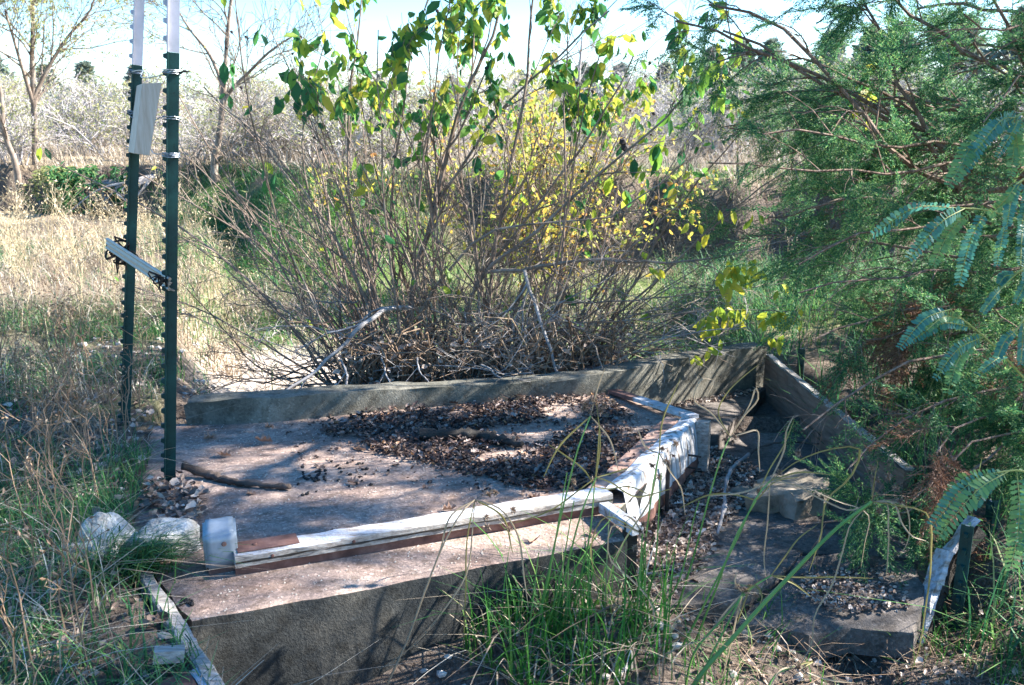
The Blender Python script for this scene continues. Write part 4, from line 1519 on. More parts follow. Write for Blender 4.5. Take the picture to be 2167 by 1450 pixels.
def far_tree_mesh(seed, h=1.0, m='farcedar'):
    r = np.random.default_rng(seed)
    mb = MB()
    n = 1500
    z = r.uniform(.08, 1, n) ** .8
    rad = .36 * (1 - z) ** .6 * (1 + .5 * fbm(z * 5, np.zeros(n) + seed, seed)) * np.sqrt(r.uniform(.1, 1, n))
    a = r.uniform(0, 6.28, n)
    a = a + .6 * np.sin(z * 17 + seed)
    P = np.column_stack([rad * np.cos(a), rad * np.sin(a), z]) * h
    leaves(mb, P, r.normal(size=(n, 3)) + [0, 0, .5], r.normal(size=(n, 3)), r.uniform(.05, .1, n), .04, DIA, 0)
    mb.tubes(np.array([[0, 0, -.02], [0, .01, .4], [0, 0, .9]]) * h, np.array([.03, .02, .005]) * h, 6, 1)
    return mb.build('juniper_tree', [M[m], M['darkbark']])


ft = [far_tree_mesh(400 + i) for i in range(4)]
spots = [(1300, 55, 3.6), (1225, 62, 4.0), (1390, 48, 3.2), (1480, 40, 3.4), (1100, 70, 4.0), (960, 66, 3.6), (820, 75, 4), (1600, 36, 3.4), (1720, 42, 4.2), (1850, 38, 4), (1980, 44, 5), (2100, 40, 5),
         (230, 60, 4.0), (150, 55, 3.5), (330, 68, 4.2), (560, 72, 3.6), (650, 64, 3.4), (40, 50, 4.0), (1540, 58, 5), (1800, 60, 6)]
for i, (px, y, h) in enumerate(spots):
    o = ft[i % 4]
    if i >= 4:
        o = o.copy()
        COL.objects.link(o)
    x = (px - W0 / 2) / FPX * y * 1.02
    o.location = (x, y, gz(x, y) - .05)
    o.scale = (h * 1.3, h * 1.3, h)
    o.rotation_euler = (0, 0, r.uniform(0, 6.28))
    tag(o, 'small dull green juniper far off on the plain', 'tree', 'distant junipers')

# hanging greenery and roots on the undercut bank
r = np.random.default_rng(21)
for i, (px, w, lab) in enumerate([(45, .5, 'green hanging plant at far left on the undercut bank'), (160, .6, 'broad green hanging plant over dark hollow of the bank'),
                                  (115, .3, 'narrow green hanging plant between two larger ones on the bank')]):
    c = at(px, 372, 12.3)
    c[2] = gz(c[0], float(bank_y(c[0])) + .2)
    c[1] = float(bank_y(c[0])) - .1
    mb = MB()
    n = 10
    for j in range(n):
        p0 = c + [r.uniform(-w, w) * .8, r.uniform(-.1, .1), r.uniform(-.06, .1)]
        P = spline([p0, p0 + [r.normal(0, .05), -.18, -.06], p0 + [r.normal(0, .1), -.28, -.3], p0 + [r.normal(0, .12), -.3, -r.uniform(.4, .75)]], 14)
        mb.tubes(P, np.full(14, .006), 3)
        q = np.repeat(P, 4, 0)
        leaves(mb, q, r.normal(size=q.shape) * [1, .6, .5] - [0, .2, .6], r.normal(size=q.shape) + [0, -1, .5], r.uniform(.06, .12, len(q)), .03, DIA)
    tag(mb.build('hanging_plant', M['paleleaf' if i == 0 else 'grass']), lab, 'plant')
for i, (px, py, lab) in enumerate([(250, 385, 'bleached root poking from undercut bank behind the posts'), (330, 378, 'grey roots dangling from bank right of the nearer post'), (210, 420, 'short forked root in the dark bank hollow')]):
    c = at(px, py, 12.9)
    c[1] = float(bank_y(c[0])) - .05
    P = np.array([spline([c + [0, .3, .05], c + [r.normal(0, .1), -.1, 0], c + [r.normal(-.3, .2), -.2, -.1], c + [r.normal(-.4, .3), -.25, -.45]], 10) for _ in range(5)])
    mb = MB()
    mb.tubes(P, np.tile(np.linspace(.025, .008, 10), (5, 1)), 5)
    tag(mb.build('root', M['greybark']), lab, 'root')

# ------------------------------------------------------------------ golden bush behind the shrub
r = np.random.default_rng(31)
gb = thing('golden_bush', 'rounded bush of golden yellow autumn leaves behind the bare stemmed shrub', 'bush', (.25, 8.0, gz(.25, 8)))
mb = MB()
P = []
for i in range(26):
    a = r.uniform(0, 6.28)
    x, y = .15 + np.clip(r.normal(0, .42), -.8, .75), 8 + r.normal(0, .35)
    d = nrm([math.cos(a) * .3, math.sin(a) * .3, 1])
    p = np.array([x, y, gz(x, y)])
    pts = [p]
    for s in range(7):
        pts.append(pts[-1] + d * r.uniform(.18, .3))
        d = nrm(d + r.normal(0, .14, 3))
    P.append(pts)
P = np.array(P)
R = np.tile(np.linspace(.01, .004, 8), (26, 1))
Q, RQ = spawn(P, R, 12, .1, 1, (.4, 1.1), (.25, .75), 5, (0, 0, .1), .2, .6, .5, 7)
S, RS = spawn(Q, RQ, 6, .1, 1, (.4, 1.1), (.12, .35), 4, (0, 0, 0), .2, .7, .5, 8)
mb.tubes(P, R, 5)
mb.tubes(Q, RQ, 4)
mb.tubes(S, np.maximum(RS, .0015), 3)
mb.build('stems', M['redbark'], gb)
q = S[:, 1:].reshape(-1, 3)
q = q[r.uniform(size=len(q)) < np.clip(.82 + .8 * fbm(q[:, 0] * 3, q[:, 2] * 3 + q[:, 1], 67, 2), .08, 1)]
q = q + r.normal(0, .012, q.shape)
mb = MB()
leaves(mb, q, r.normal(size=q.shape) - [0, 0, .4], r.normal(size=q.shape), r.uniform(.03, .065, len(q)), r.uniform(.02, .042, len(q)), LEAF)
mb.build('leaves', M['goldleaf'], gb)

# ------------------------------------------------------------------ the big shrub
r = np.random.default_rng(41)
SX, SY = -.28, 5.05
shrub = thing('shrub', 'big many stemmed shrub with bare tangled twigs and drooping green leaves behind the low wall', 'shrub', (SX, SY, gz(SX, SY)))
TW, TWR = [], []                                             # twig tips for the leaves


def stem_part(P, R, m, seed, nb=7, bl=(.35, .8), ns=4, ang=(.25, .7), trop=(0, 0, .25), jit=.1, sides=6, lvl3=True):
    P, R = np.asarray(P)[None], np.asarray(R)[None]
    mb = MB()
    mb.tubes(P, R, sides)
    if nb:
        Q, RQ = spawn(P, R, nb, .08, .98, ang, bl, 7, trop, jit, .6, .4, seed)
        mb.tubes(Q, np.maximum(RQ, .0016), 4)
        S, RS = spawn(Q, RQ, ns, .25, 1, (.25, .8), (bl[0] * .35, bl[1] * .5), 5, trop, jit * 1.3, .7, .5, seed + 1)
        mb.tubes(S, np.maximum(RS, .0012), 3)
        TW.append(S)
        if lvl3:
            X, RX = spawn(S, RS, 2, .3, 1, (.3, .9), (.05, .16), 3, (0, 0, .1), .15, .8, .6, seed + 2)
            mb.tubes(X, np.maximum(RX, .0010), 3)
    return mb.build('stem', M[m], shrub)


# stems traced from the photograph: (pixels, depths, radii, material)
traced = [
    ([(868, 640), (875, 580), (905, 500), (930, 400), (950, 310), (985, 200), (1035, 100), (1060, 10)], 5.0, (.022, .006), 'redbark'),
    ([(930, 420), (960, 380), (1010, 300), (1080, 210), (1180, 120), (1290, 20)], 4.95, (.011, .004), 'bark'),
    ([(1035, 640), (1045, 540), (1065, 430), (1090, 320), (1110, 200), (1122, 60), (1130, -40)], 4.9, (.014, .005), 'redbark'),
    ([(980, 690), (1040, 560), (1120, 500), (1200, 430), (1290, 350), (1390, 270), (1450, 200)], 4.85, (.014, .004), 'bark'),
    ([(1000, 620), (1100, 480), (1170, 390), (1240, 300), (1290, 220), (1340, 120)], 5.1, (.012, .004), 'bark'),
    ([(800, 660), (770, 560), (740, 440), (735, 300), (745, 180), (760, 60), (770, -40)], 5.15, (.012, .004), 'redbark'),
    ([(840, 640), (830, 520), (830, 400), (850, 250), (870, 120), (905, 0)], 5.2, (.012, .004), 'redbark'),
    ([(790, 690), (740, 560), (690, 470), (620, 370), (560, 300), (490, 240), (430, 185)], 4.9, (.012, .003), 'bark'),
    ([(760, 680), (700, 560), (660, 440), (640, 340), (655, 200), (690, 80)], 5.2, (.010, .003), 'bark'),
    ([(900, 640), (960, 560), (1040, 490), (1180, 470), (1280, 460), (1380, 400), (1450, 345)], 4.75, (.011, .003), 'bark'),
]
for i, (pts, y, (r0, r1), m) in enumerate(traced):
    n = len(pts)
    P = [at(px, py, y + (-.12 * j / n)) for j, (px, py) in enumerate(pts)]
    b = P[0].copy()
    b[2] = gz(b[0], b[1] + .1) - .03
    P = spline([b] + P if P[0][2] > b[2] + .12 else P, 16)
    stem_part(P + r.normal(0, .004, P.shape), np.linspace(r0, r1, 16), m, 500 + i * 5, 9, (.3, .75))
# generated stems
for i in range(60):
    bx = r.uniform(-.95, .38) if i % 3 else r.normal(-.35, .25)
    by = r.uniform(4.72, 5.45)
    out = (bx - SX) * .55 + r.normal(0, .22)
    if i >= 46:
        bx = r.uniform(-.95, -.5) if i % 3 else r.uniform(0, .35)
        out = r.uniform(-.85, -.35) if i % 3 else r.uniform(.4, .9)
    d = nrm([out, r.normal(-.03, .18), 1])
    L = r.uniform(1.1, 2.3)
    p = np.array([bx, by, gz(bx, by) - .03])
    pts = [p]
    for s in range(9):
        pts.append(pts[-1] + d * L / 9)
        d = nrm(d + r.normal(0, .07, 3) + np.array([out * .06, 0, -.01]))
    stem_part(np.array(pts), np.linspace(r.uniform(.005, .011), .0025, 10), 'redbark' if i % 3 else 'bark', 600 + i * 5, 7, (.2, .6))
TOPTW = np.concatenate(TW)
TW.clear()
# low arching tangle
low = [
    ([(1110, 572), (1130, 640), (1155, 710), (1175, 780), (1210, 845), (1235, 880)], (4.7, 4.3), (.010, .006), 'greybark', 4),
    ([(1030, 575), (1110, 570), (1250, 550), (1400, 556), (1520, 545), (1610, 525)], (4.85, 4.6), (.012, .004), 'bark', 8),
    ([(870, 650), (815, 655), (770, 685), (705, 750), (640, 805), (540, 862)], (4.75, 4.1), (.013, .005), 'greybark', 3),
    ([(745, 790), (680, 790), (600, 800), (540, 770), (490, 715), (440, 660), (385, 600)], (4.8, 4.5), (.006, .002), 'darkbark', 8),
    ([(740, 770), (640, 780), (560, 810), (500, 800), (430, 790)], (4.75, 4.4), (.006, .002), 'darkbark', 7),
    ([(760, 640), (690, 640), (610, 620), (540, 560), (515, 500)], (4.9, 4.7), (.006, .002), 'bark', 7),
    ([(1000, 700), (1100, 650), (1250, 640), (1400, 630), (1560, 610), (1660, 600)], (4.8, 4.6), (.007, .002), 'bark', 9),
    ([(1000, 740), (1130, 690), (1300, 680), (1450, 660), (1600, 655), (1690, 660)], (4.75, 4.5), (.007, .002), 'bark', 9),
    ([(980, 760), (1100, 760), (1220, 740), (1380, 730), (1500, 715), (1560, 700)], (4.7, 4.45), (.006, .002), 'bark', 9),
    ([(1180, 790), (1290, 770), (1400, 720), (1500, 700), (1580, 690)], (4.6, 4.4), (.005, .002), 'greybark', 8),
    ([(720, 760), (735, 800), (728, 830), (722, 850), (735, 870)], (4.4, 4.05), (.006, .003), 'greybark', 2),
    ([(800, 740), (820, 800), (845, 840), (880, 858)], (4.5, 4.1), (.005, .002), 'greybark', 2),
    ([(880, 760), (900, 800), (935, 830), (960, 848)], (4.4, 4.15), (.004, .002), 'greybark', 2),
    ([(1020, 770), (1060, 800), (1130, 806), (1160, 812)], (4.4, 4.2), (.005, .002), 'greybark', 2),
    ([(1230, 880), (1210, 905), (1170, 925), (1145, 940)], (4.3, 3.95), (.004, .002), 'greybark', 2),
    ([(1235, 700), (1270, 760), (1265, 850), (1255, 930)], (4.6, 4.05), (.005, .002), 'bark', 3),
]
for i, (pts, (ya, yb), (r0, r1), m, nb) in enumerate(low):
    n = len(pts)
    P = spline([at(px, py, ya + (yb - ya) * j / (n - 1)) for j, (px, py) in enumerate(pts)], 16)
    stem_part(P + r.normal(0, .004, P.shape), np.linspace(r0, r1, 16), m, 900 + i * 5, nb, (.15, .45), 4, (.4, 1.1), (0, 0, .02), .16)
LOWTW = np.concatenate(TW)
TW.clear()
for i in range(50):
    bx = r.uniform(-.85, .55)
    by = r.uniform(4.55, 5.1)
    a = r.choice([0, math.pi]) + r.normal(0, .5) if i % 4 else r.uniform(3.6, 5.8)
    if i % 2:
        a = r.normal(0, .4)
    p = np.array([bx, by, gz(bx, by)])
    d = nrm([math.cos(a), math.sin(a) * .45, r.uniform(.4, 1.2)])
    L = r.uniform(.6, 1.25)
    pts = [p]
    for s in range(9):
        pts.append(pts[-1] + d * L / 9)
        d = nrm(d + r.normal(0, .1, 3) + [0, 0, -.09])
    P = np.array(pts)
    P[:, 2] = np.maximum(P[:, 2], -.05)
    P[:, 1] = np.maximum(P[:, 1], 4.3 + .75 * sstep(.2, .7, P[:, 0]))
    stem_part(P, np.linspace(r.uniform(.004, .008), .002, 10), ['bark', 'greybark', 'bark'][i % 3], 1100 + i * 5, 7, (.15, .5), 4, (.4, 1.1), (0, 0, -.05), .18)
TW.clear()
# dead stalk thatch at the foot
mb = MB()
n = 620
b0 = np.column_stack([r.uniform(-.85, .5, n), r.uniform(4.5, 4.95, n), np.full(n, 0.)])
b0[:, 2] = ground_z(b0[:, 0], b0[:, 1])
a = r.normal(.4, .8, n)
mid_ = b0 + np.column_stack([np.sin(a) * .12, r.normal(0, .05, n), r.uniform(.16, .5, n)])
tp_ = mid_ + np.column_stack([np.sin(a) * .22 + r.normal(0, .08, n), r.normal(-.05, .08, n), r.uniform(-.12, .1, n)])
q1, q2 = (b0 * .25 + mid_ * .75) + [0, 0, .01], (mid_ * .75 + tp_ * .25) + [0, 0, .015]
mb.tubes(np.stack([b0, q1, q2, tp_], 1), np.tile([.006, .005, .004, .002], (n, 1)) * r.uniform(.5, 1.2, (n, 1)), 4)
mb.build('dead_thatch', M['brownstalk'], shrub)
mb = MB()
litter(mb, np.column_stack([r.uniform(-.9, .6, 3000), r.uniform(4.45, 5.1, 3000)]), -.13, r, .02, .05, hmax=.33)
tag(mb.build('leaf_litter', M['drylitter']), 'pale dead leaves caught under the shrub behind the wall', 'leaf litter', kind='stuff')

# leaves droop from the twig ends, dense only high up
tips = TOPTW[:, 2:].reshape(-1, 3)
w = (sstep(1.15, 1.75, tips[:, 2]) * 1.9 * (.02 + .98 * sstep(-1.12, -.85, tips[:, 0])) + .012 + .05 * sstep(.5, .9, tips[:, 2]) * sstep(-1.1, -.9, tips[:, 0])) + .16 * sstep(.75, 1.2, tips[:, 2]) * sstep(-1.1, -.9, tips[:, 0]) * (tips[:, 0] < -.1)
cl = fbm(tips[:, 0] * 3, tips[:, 2] * 3 + tips[:, 1], 61, 2)
tips = tips[r.uniform(size=len(tips)) < w * np.clip(.85 + .6 * cl, 0, 2) * (1 + .7 * sstep(.0, .4, tips[:, 0]))]
tips = np.concatenate([tips, tips[tips[:, 2] > 1.1] + r.normal(0, .02, (int((tips[:, 2] > 1.1).sum()), 3))])
n = len(tips)
axl = np.column_stack([r.normal(0, .55, n), r.normal(0, .45, n), r.normal(-.75, .4, n)])
mb = MB()
Ll = r.uniform(.035, .095, n)
leaves(mb, tips, axl, np.column_stack([r.normal(0, .7, n), r.normal(-.7, .5, n), r.normal(.3, .6, n)]), Ll, Ll * r.uniform(.42, .62, n))
extra = [(560, 345), (575, 370), (640, 230), (690, 70), (695, 30), (490, 130), (495, 150), (1420, 240), (1450, 310), (1400, 330), (1440, 130), (1390, 310), (1320, 400), (1330, 420), (1300, 370), (1370, 370), (1430, 390), (1350, 345), (1410, 300)]
q = np.array([at(px + r.normal(0, 8), py + r.normal(0, 8), 4.85) for px, py in extra for _ in range(2)])
n = len(q)
Ll = r.uniform(.06, .12, n)
leaves(mb, q, np.column_stack([r.normal(0, .5, n), r.normal(0, .3, n), r.normal(-.9, .3, n)]), np.column_stack([r.normal(0, .7, n), -np.ones(n), r.normal(.2, .5, n)]), Ll, Ll * .5)
mb.build('leaves', M['shrubleaf'], shrub, smooth=False)
# yellow green leaves at the ends of the low right branches
mb = MB()
spots_ = [(1545, 560, 9), (1570, 575, 9), (1540, 600, 8), (1590, 570, 5), (1520, 650, 7), (1500, 680, 8), (1515, 690, 5), (1560, 660, 7), (1640, 670, 9), (1660, 665, 9), (1680, 660, 6), (1640, 715, 4), (1655, 725, 3), (1515, 735, 3), (1460, 750, 2),
          (1465, 460, 3), (1530, 445, 3), (1590, 455, 3), (1600, 560, 5), (1655, 600, 3), (1480, 500, 3), (1390, 565, 3), (1240, 480, 2)]
for px, py, c in spots_:
    q = np.array([at(px + r.normal(0, 12), py + r.normal(0, 8), 4.55) for _ in range(c)])
    n = len(q)
    Ll = r.uniform(.05, .085, n)
    leaves(mb, q, np.column_stack([r.normal(.1, .5, n), r.normal(0, .3, n), r.normal(-.9, .3, n)]), np.column_stack([r.normal(0, .6, n), -np.ones(n), r.normal(.4, .5, n)]), Ll, Ll * .5)
mb.build('yellow_leaves', M['yellowleaf'], shrub)
mb = MB()
tp2 = TOPTW[:, -1]
tp2 = tp2[(tp2[:, 2] > 1.0) & (r.uniform(size=len(tp2)) < .13)]
sbm = None
for p in list(tp2[:88]) + [at(1318, 300, 4.8), at(1322, 312, 4.8)]:
    if sbm is None:
        balls(mb, np.zeros((1, 3)), 1.0, rs=r)
        sb = mb.build('seed_ball', M['seedball'], shrub, loc=(0, 0, 0))
        sbm = sb.data
    else:
        sb = link('seed_ball', sbm, shrub, (0, 0, 0))
    sb.location = Vector([float(c) for c in p]) - shrub.location
    q = .022 if p[2] > 1.05 and abs(p[1] - 4.8) < 1e-6 else r.uniform(.006, .011)
    sb.scale = (q, q, q)

# ------------------------------------------------------------------ cedar at the right


def spray_tpl(seed, L=.2):
    """flat drooping spray: axis, side twigs, needle-like tips; returns quads' (pos, axis, len)"""
    r = np.random.default_rng(seed)
    pos, ax, ln = [], [], []
    n1 = 15
    for i in range(n1):
        t = i / (n1 - 1)
        c = np.array([t * L, 0, -.05 * t * t * L])
        pos.append(c), ax.append(np.array([1, r.normal(0, .1), -.1])), ln.append(L / n1 * 1.25)
        for sgn in (-1, 1):
            sl = L * .42 * (1 - t * .75) * r.uniform(.6, 1.1)
            an = sgn * r.uniform(.5, .85)
            d = np.array([math.cos(an), math.sin(an), r.normal(0, .25)])
            n2 = max(2, int(sl / .011))
            for j in range(n2):
                q = c + d * sl * j / n2
                pos.append(q), ax.append(d + r.normal(0, .1, 3)), ln.append(sl / n2 * 1.3)
                for s2 in (-1, 1):
                    if r.uniform() < .8:
                        a2 = an + s2 * r.uniform(.5, .8)
                        pos.append(q), ax.append(np.array([math.cos(a2), math.sin(a2), r.normal(0, .4)])), ln.append(r.uniform(.008, .02))
    return np.array(pos), nrm(np.array(ax)), np.array(ln)


SPR = [spray_tpl(700 + i, .17 + .03 * (i % 3)) for i in range(5)]


def sprays(mb, P, D, S, rs, thick=.0034):
    """sprays placed at P, pointing along D, scale S"""
    D = nrm(D)
    ref = np.column_stack([rs.normal(0, .6, len(P)), rs.normal(0, .6, len(P)), np.ones(len(P))])
    side = nrm(np.cross(ref, D))
    up = np.cross(D, side)
    for k in range(len(SPR)):
        sel = np.arange(len(P)) % len(SPR) == k
        if not sel.any():
            continue
        p, a, l = SPR[k]
        B = np.stack([D[sel], side[sel], up[sel]], 1)
        s = S[sel][:, None, None]
        X = P[sel][:, None] + np.einsum('nk,skj->snj', p, B) * s
        A = np.einsum('nk,skj->snj', a, B)
        X, A = X.reshape(-1, 3), A.reshape(-1, 3)
        Ln = (l[None] * S[sel][:, None]).ravel()
        leaves(mb, X, A, rs.normal(size=X.shape), Ln, thick * rs.uniform(.7, 1.3, len(X)), DIA)


r = np.random.default_rng(51)
TX, TY = 2.75, 4.3
cedar = thing('cedar_tree', 'large shaggy green cedar leaning in from right with drooping sprays', 'tree', (TX, TY, gz(TX, TY)))
trunk = spline([(TX, TY, gz(TX, TY) - .1), (TX - .05, TY, .7), (TX - .25, TY - .05, 1.6), (TX - .2, TY, 2.6), (TX - .1, TY, 3.6), (TX, TY, 4.6)], 20)
mb = MB()
mb.tubes(trunk, np.linspace(.12, .02, 20), 9)
mb.build('trunk', M['cedarbark'], cedar, smooth=True)


def cedar_branch(pts, rad, seed, n1=9, n2=5, ll=(.25, .6), dens=1.0, droop=-.5, foliage='cedar', size=(.7, 1.2), k=14, t0=.2):
    rs = np.random.default_rng(seed)
    P = spline(pts, k)[None]
    P[:, 1:-1] += rs.normal(0, .008, (1, k - 2, 3))
    R = np.linspace(rad, rad * .3, k)[None]
    mb = MB()
    mb.tubes(P, R, 6)
    Q, RQ = spawn(P, R, n1, t0, 1, (.4, 1.0), ll, 6, (0, 0, droop), .12, .55, .4, seed)
    mb.tubes(Q, RQ, 4)
    S, RS = spawn(Q, RQ, n2, .15, 1, (.35, .9), (ll[0] * .35, ll[1] * .5), 4, (0, 0, droop), .12, .6, .5, seed + 1)
    mb.tubes(S, np.maximum(RS, .0012), 3)
    b = mb.build('branch', M['cedarbark'], cedar)
    pos = np.concatenate([S[:, 1:].reshape(-1, 3), Q[:, 2:].reshape(-1, 3)])
    dr_ = np.concatenate([np.repeat(nrm(S[:, -1] - S[:, 0]), S.shape[1] - 1, 0), np.repeat(nrm(Q[:, -1] - Q[:, 0]), Q.shape[1] - 2, 0)])
    ok = rs.uniform(size=len(pos)) < dens * (.55 + .65 * sstep(1.25, 1.75, pos[:, 0]))
    keep_ = (pos[:, 0] / pos[:, 1] < .36) & (pos[:, 2] < .28)                # the floor behind the gate stays open
    ok &= ~keep_ | (rs.uniform(size=len(pos)) < .12)
    ok &= ~((pos[:, 0] / pos[:, 1] < .415) & (pos[:, 2] < .2) & (pos[:, 1] > 3.05)) | (rs.uniform(size=len(pos)) < .35)
    # foliage pruned to let sun streaks fall on slab, wall and sunken floor
    sh = pos[:, :2] - np.array([SUN.x, SUN.y]) / SUN.z * (pos[:, 2:] - .03)
    gap = fbm(sh[:, 0] * 1.3 + sh[:, 1] * .5, sh[:, 1] * 6.5, 91, 2) > .06
    gap &= (sh[:, 0] > -1.1) & (sh[:, 0] < .15 + .1 * (sh[:, 1] - 3)) & (sh[:, 1] > 2.3) & (sh[:, 1] < 3.5)
    gap |= (sh[:, 0] > .4) & (sh[:, 0] < 1.0) & (sh[:, 1] > 4.1) & (sh[:, 1] < 4.75)
    gap |= (sh[:, 0] > .35) & (sh[:, 0] < .8) & (sh[:, 1] > 2.9) & (sh[:, 1] < 3.8) & (fbm(sh[:, 0] * 2, sh[:, 1] * 6, 93, 2) > -.12)
    ok &= ~gap | (rs.uniform(size=len(pos)) < .06)
    pos, dr_ = pos[ok], dr_[ok]
    dr_ = dr_ + rs.normal(0, .45, dr_.shape) + [0, 0, droop * .6]
    mb = MB()
    sprays(mb, pos, dr_, rs.uniform(size[0], size[1], len(pos)), rs)
    f = mb.build('foliage', M[foliage], cedar)
    f.parent = b
    f.matrix_parent_inverse = cedar.matrix_world.inverted() if False else Matrix.Translation(-Vector(cedar.location)) if False else Matrix.Identity(4)
    return b


def tk(z):
    i = np.argmin(abs(trunk[:, 2] - z))
    return trunk[i]


# branches traced from the photograph (pixel, depth)
cb = [
    ([(1900, 330), (1800, 210), (1690, 90), (1620, 40), (1500, 10)], 4.0, 3.9, .022, 10),
    ([(2060, 360), (1960, 280), (1880, 240), (1790, 190), (1700, 145), (1600, 110), (1520, 70), (1430, 45)], 4.2, 3.9, .02, 12),
    ([(2050, 470), (1960, 300), (1850, 240), (1790, 210), (1700, 160), (1640, 110), (1530, 65)], 4.1, 4.0, .022, 9),
    ([(1965, 290), (1900, 180), (1870, 80), (1830, 10)], 4.1, 4.2, .025, 8),
    ([(2100, 320), (1990, 300), (1880, 310), (1780, 290), (1690, 270), (1600, 280), (1540, 270)], 3.9, 3.6, .015, 10),
    ([(1980, 350), (1900, 370), (1820, 365), (1720, 355), (1620, 350), (1500, 345)], 3.9, 3.5, .014, 10),
    ([(2000, 290), (1930, 240), (1860, 190), (1780, 160), (1690, 120), (1640, 130)], 4.4, 4.5, .02, 10),
    ([(2120, 420), (2010, 440), (1900, 420), (1800, 420), (1720, 440)], 3.9, 3.7, .014, 10),
    ([(2160, 500), (2060, 500), (1960, 480), (1860, 490), (1760, 520), (1690, 560)], 3.8, 3.6, .014, 12),
    ([(2160, 560), (2060, 580), (1960, 570), (1860, 590), (1760, 600), (1690, 620)], 3.8, 3.6, .014, 12),
    ([(2180, 640), (2060, 660), (1960, 640), (1860, 670), (1780, 690), (1720, 720)], 3.9, 3.7, .014, 12),
    ([(2180, 740), (2060, 740), (1960, 760), (1860, 800), (1780, 850), (1700, 910)], 3.5, 3.2, .014, 12),
    ([(2180, 820), (2080, 830), (2000, 850), (1900, 900), (1830, 960), (1780, 1010)], 3.3, 3.0, .012, 11),
    ([(2200, 900), (2100, 920), (2040, 960), (1980, 1010), (1930, 1060)], 3.1, 2.9, .012, 9),
    ([(2150, 150), (2060, 120), (1980, 60), (1900, 10), (1820, -40)], 4.2, 4.2, .02, 10),
    ([(2200, 180), (2150, 100), (2120, 30), (2080, -40)], 3.6, 3.5, .02, 11),
    ([(2220, 300), (2160, 200), (2110, 140), (2060, 90)], 3.6, 3.4, .015, 9),
    ([(2200, 80), (2150, 60), (2090, 70), (2040, 30)], 3.5, 3.3, .012, 11),
    ([(2230, 180), (2170, 160), (2120, 210), (2080, 260)], 3.4, 3.2, .012, 11),
    ([(2100, 560), (2010, 540), (1900, 540), (1800, 560), (1730, 600)], 5.5, 5.5, .012, 12),
    ([(2100, 640), (2000, 620), (1900, 650), (1820, 650), (1740, 680)], 5.5, 5.5, .012, 12),
    ([(2150, 720), (2050, 700), (1950, 720), (1880, 760), (1820, 800)], 4.0, 3.9, .012, 12),
    ([(2100, 440), (2000, 400), (1900, 460), (1800, 490), (1700, 500)], 5.5, 5.5, .012, 12),
    ([(2200, 420), (2120, 340), (2060, 250), (2010, 190)], 4.6, 4.7, .015, 10),
]
for i, (pts, ya, yb, rad, nb) in enumerate(cb):
    n = len(pts)
    P = [at(px, py, ya + (yb - ya) * j / (n - 1)) for j, (px, py) in enumerate(pts)]
    P = [tk(P[0][2] - .15)] + P
    cedar_branch(P, rad * .75, 800 + i * 7, nb, 4, (.2, .48), .34 if i < 8 else .37)
for i in range(20):                                        # limbs on the far side of the crown
    px, py = r.uniform(1500, 1950), r.uniform(-20, 640)
    y = r.uniform(5.1, 5.9)
    e = at(px, py, y)
    b = tk(e[2] - .1)
    m_ = (b + e) / 2 + [r.normal(0, .1), .15, .12]
    cedar_branch([b, m_, e + [.2, 0, .05], e], .011, 1800 + i * 7, 9, 4, (.25, .6), .3, t0=.35)
# brown dead sprays
cedar_branch([tk(.6), at(2130, 860, 3.3), at(2060, 890, 3.1), at(2010, 920, 3.0), at(1980, 960, 2.95)], .01, 960, 8, 4, (.2, .45), .5, -.9, 'deadcedar', t0=.4)
cedar_branch([tk(.5), at(1990, 660, 3.9), at(1900, 700, 3.8), at(1830, 720, 3.7)], .01, 970, 7, 4, (.15, .3), .5, -.9, 'deadcedar', t0=.5)
# pale sprays hanging low over the broken slab
cedar_branch([tk(.45), at(2050, 1000, 3.0), at(1900, 1090, 2.9), at(1780, 1120, 2.85), at(1690, 1110, 2.85)], .008, 980, 9, 4, (.12, .28), .8, -.5, 'cedar', (.5, .9), t0=.45)
# crown outside the picture on the sun's side and above: it shades the weir
for i in range(15):
    a = r.uniform(2.6, 5.2) if i % 4 else r.uniform(0, 6.28)
    z = r.uniform(2.3, 4.2)
    L = r.uniform(.7, 1.5) * (1.25 - z / 5)
    b = tk(z)
    d = np.array([math.cos(a), math.sin(a), .1])
    cedar_branch([b, b + d * L * .5 + [0, 0, .1], b + d * L + [0, 0, .02]], .02, 1400 + i * 7, 9, 4, (.3, .65), .5, size=(1.0, 1.5))
# a second cedar out of view at the right, casting the dappled shade in front
r = np.random.default_rng(57)
C2 = (3.4, 2.75)
c2 = cedar
cedar = thing('cedar_tree', 'second cedar standing beyond the right picture edge', 'tree', (C2[0], C2[1], gz(*C2)))
trunk = spline([(C2[0], C2[1], gz(*C2) - .1), (C2[0] - .1, C2[1], 1.2), (C2[0] - .15, C2[1], 2.4), (C2[0], C2[1], 4.4)], 20)
mb = MB()
mb.tubes(trunk, np.linspace(.11, .02, 20), 9)
mb.build('trunk', M['cedarbark'], cedar, smooth=True)
for i in range(20):
    a = i * 2.4
    z = [.9, 1.3, 1.7, 2.0, 2.3][i] if i < 5 else 2.7 + 1.7 * (i - 5) / 15
    L = r.uniform(.8, 1.4) * (1.25 - z / 5)
    b = tk(z)
    d = np.array([math.cos(a), math.sin(a), .1])
    cedar_branch([b, b + d * L * .5 + [0, 0, .08], b + d * L + [0, 0, -.05]], .02, 1600 + i * 7, 8, 4, (.3, .65), .4, size=(1.1, 1.6))

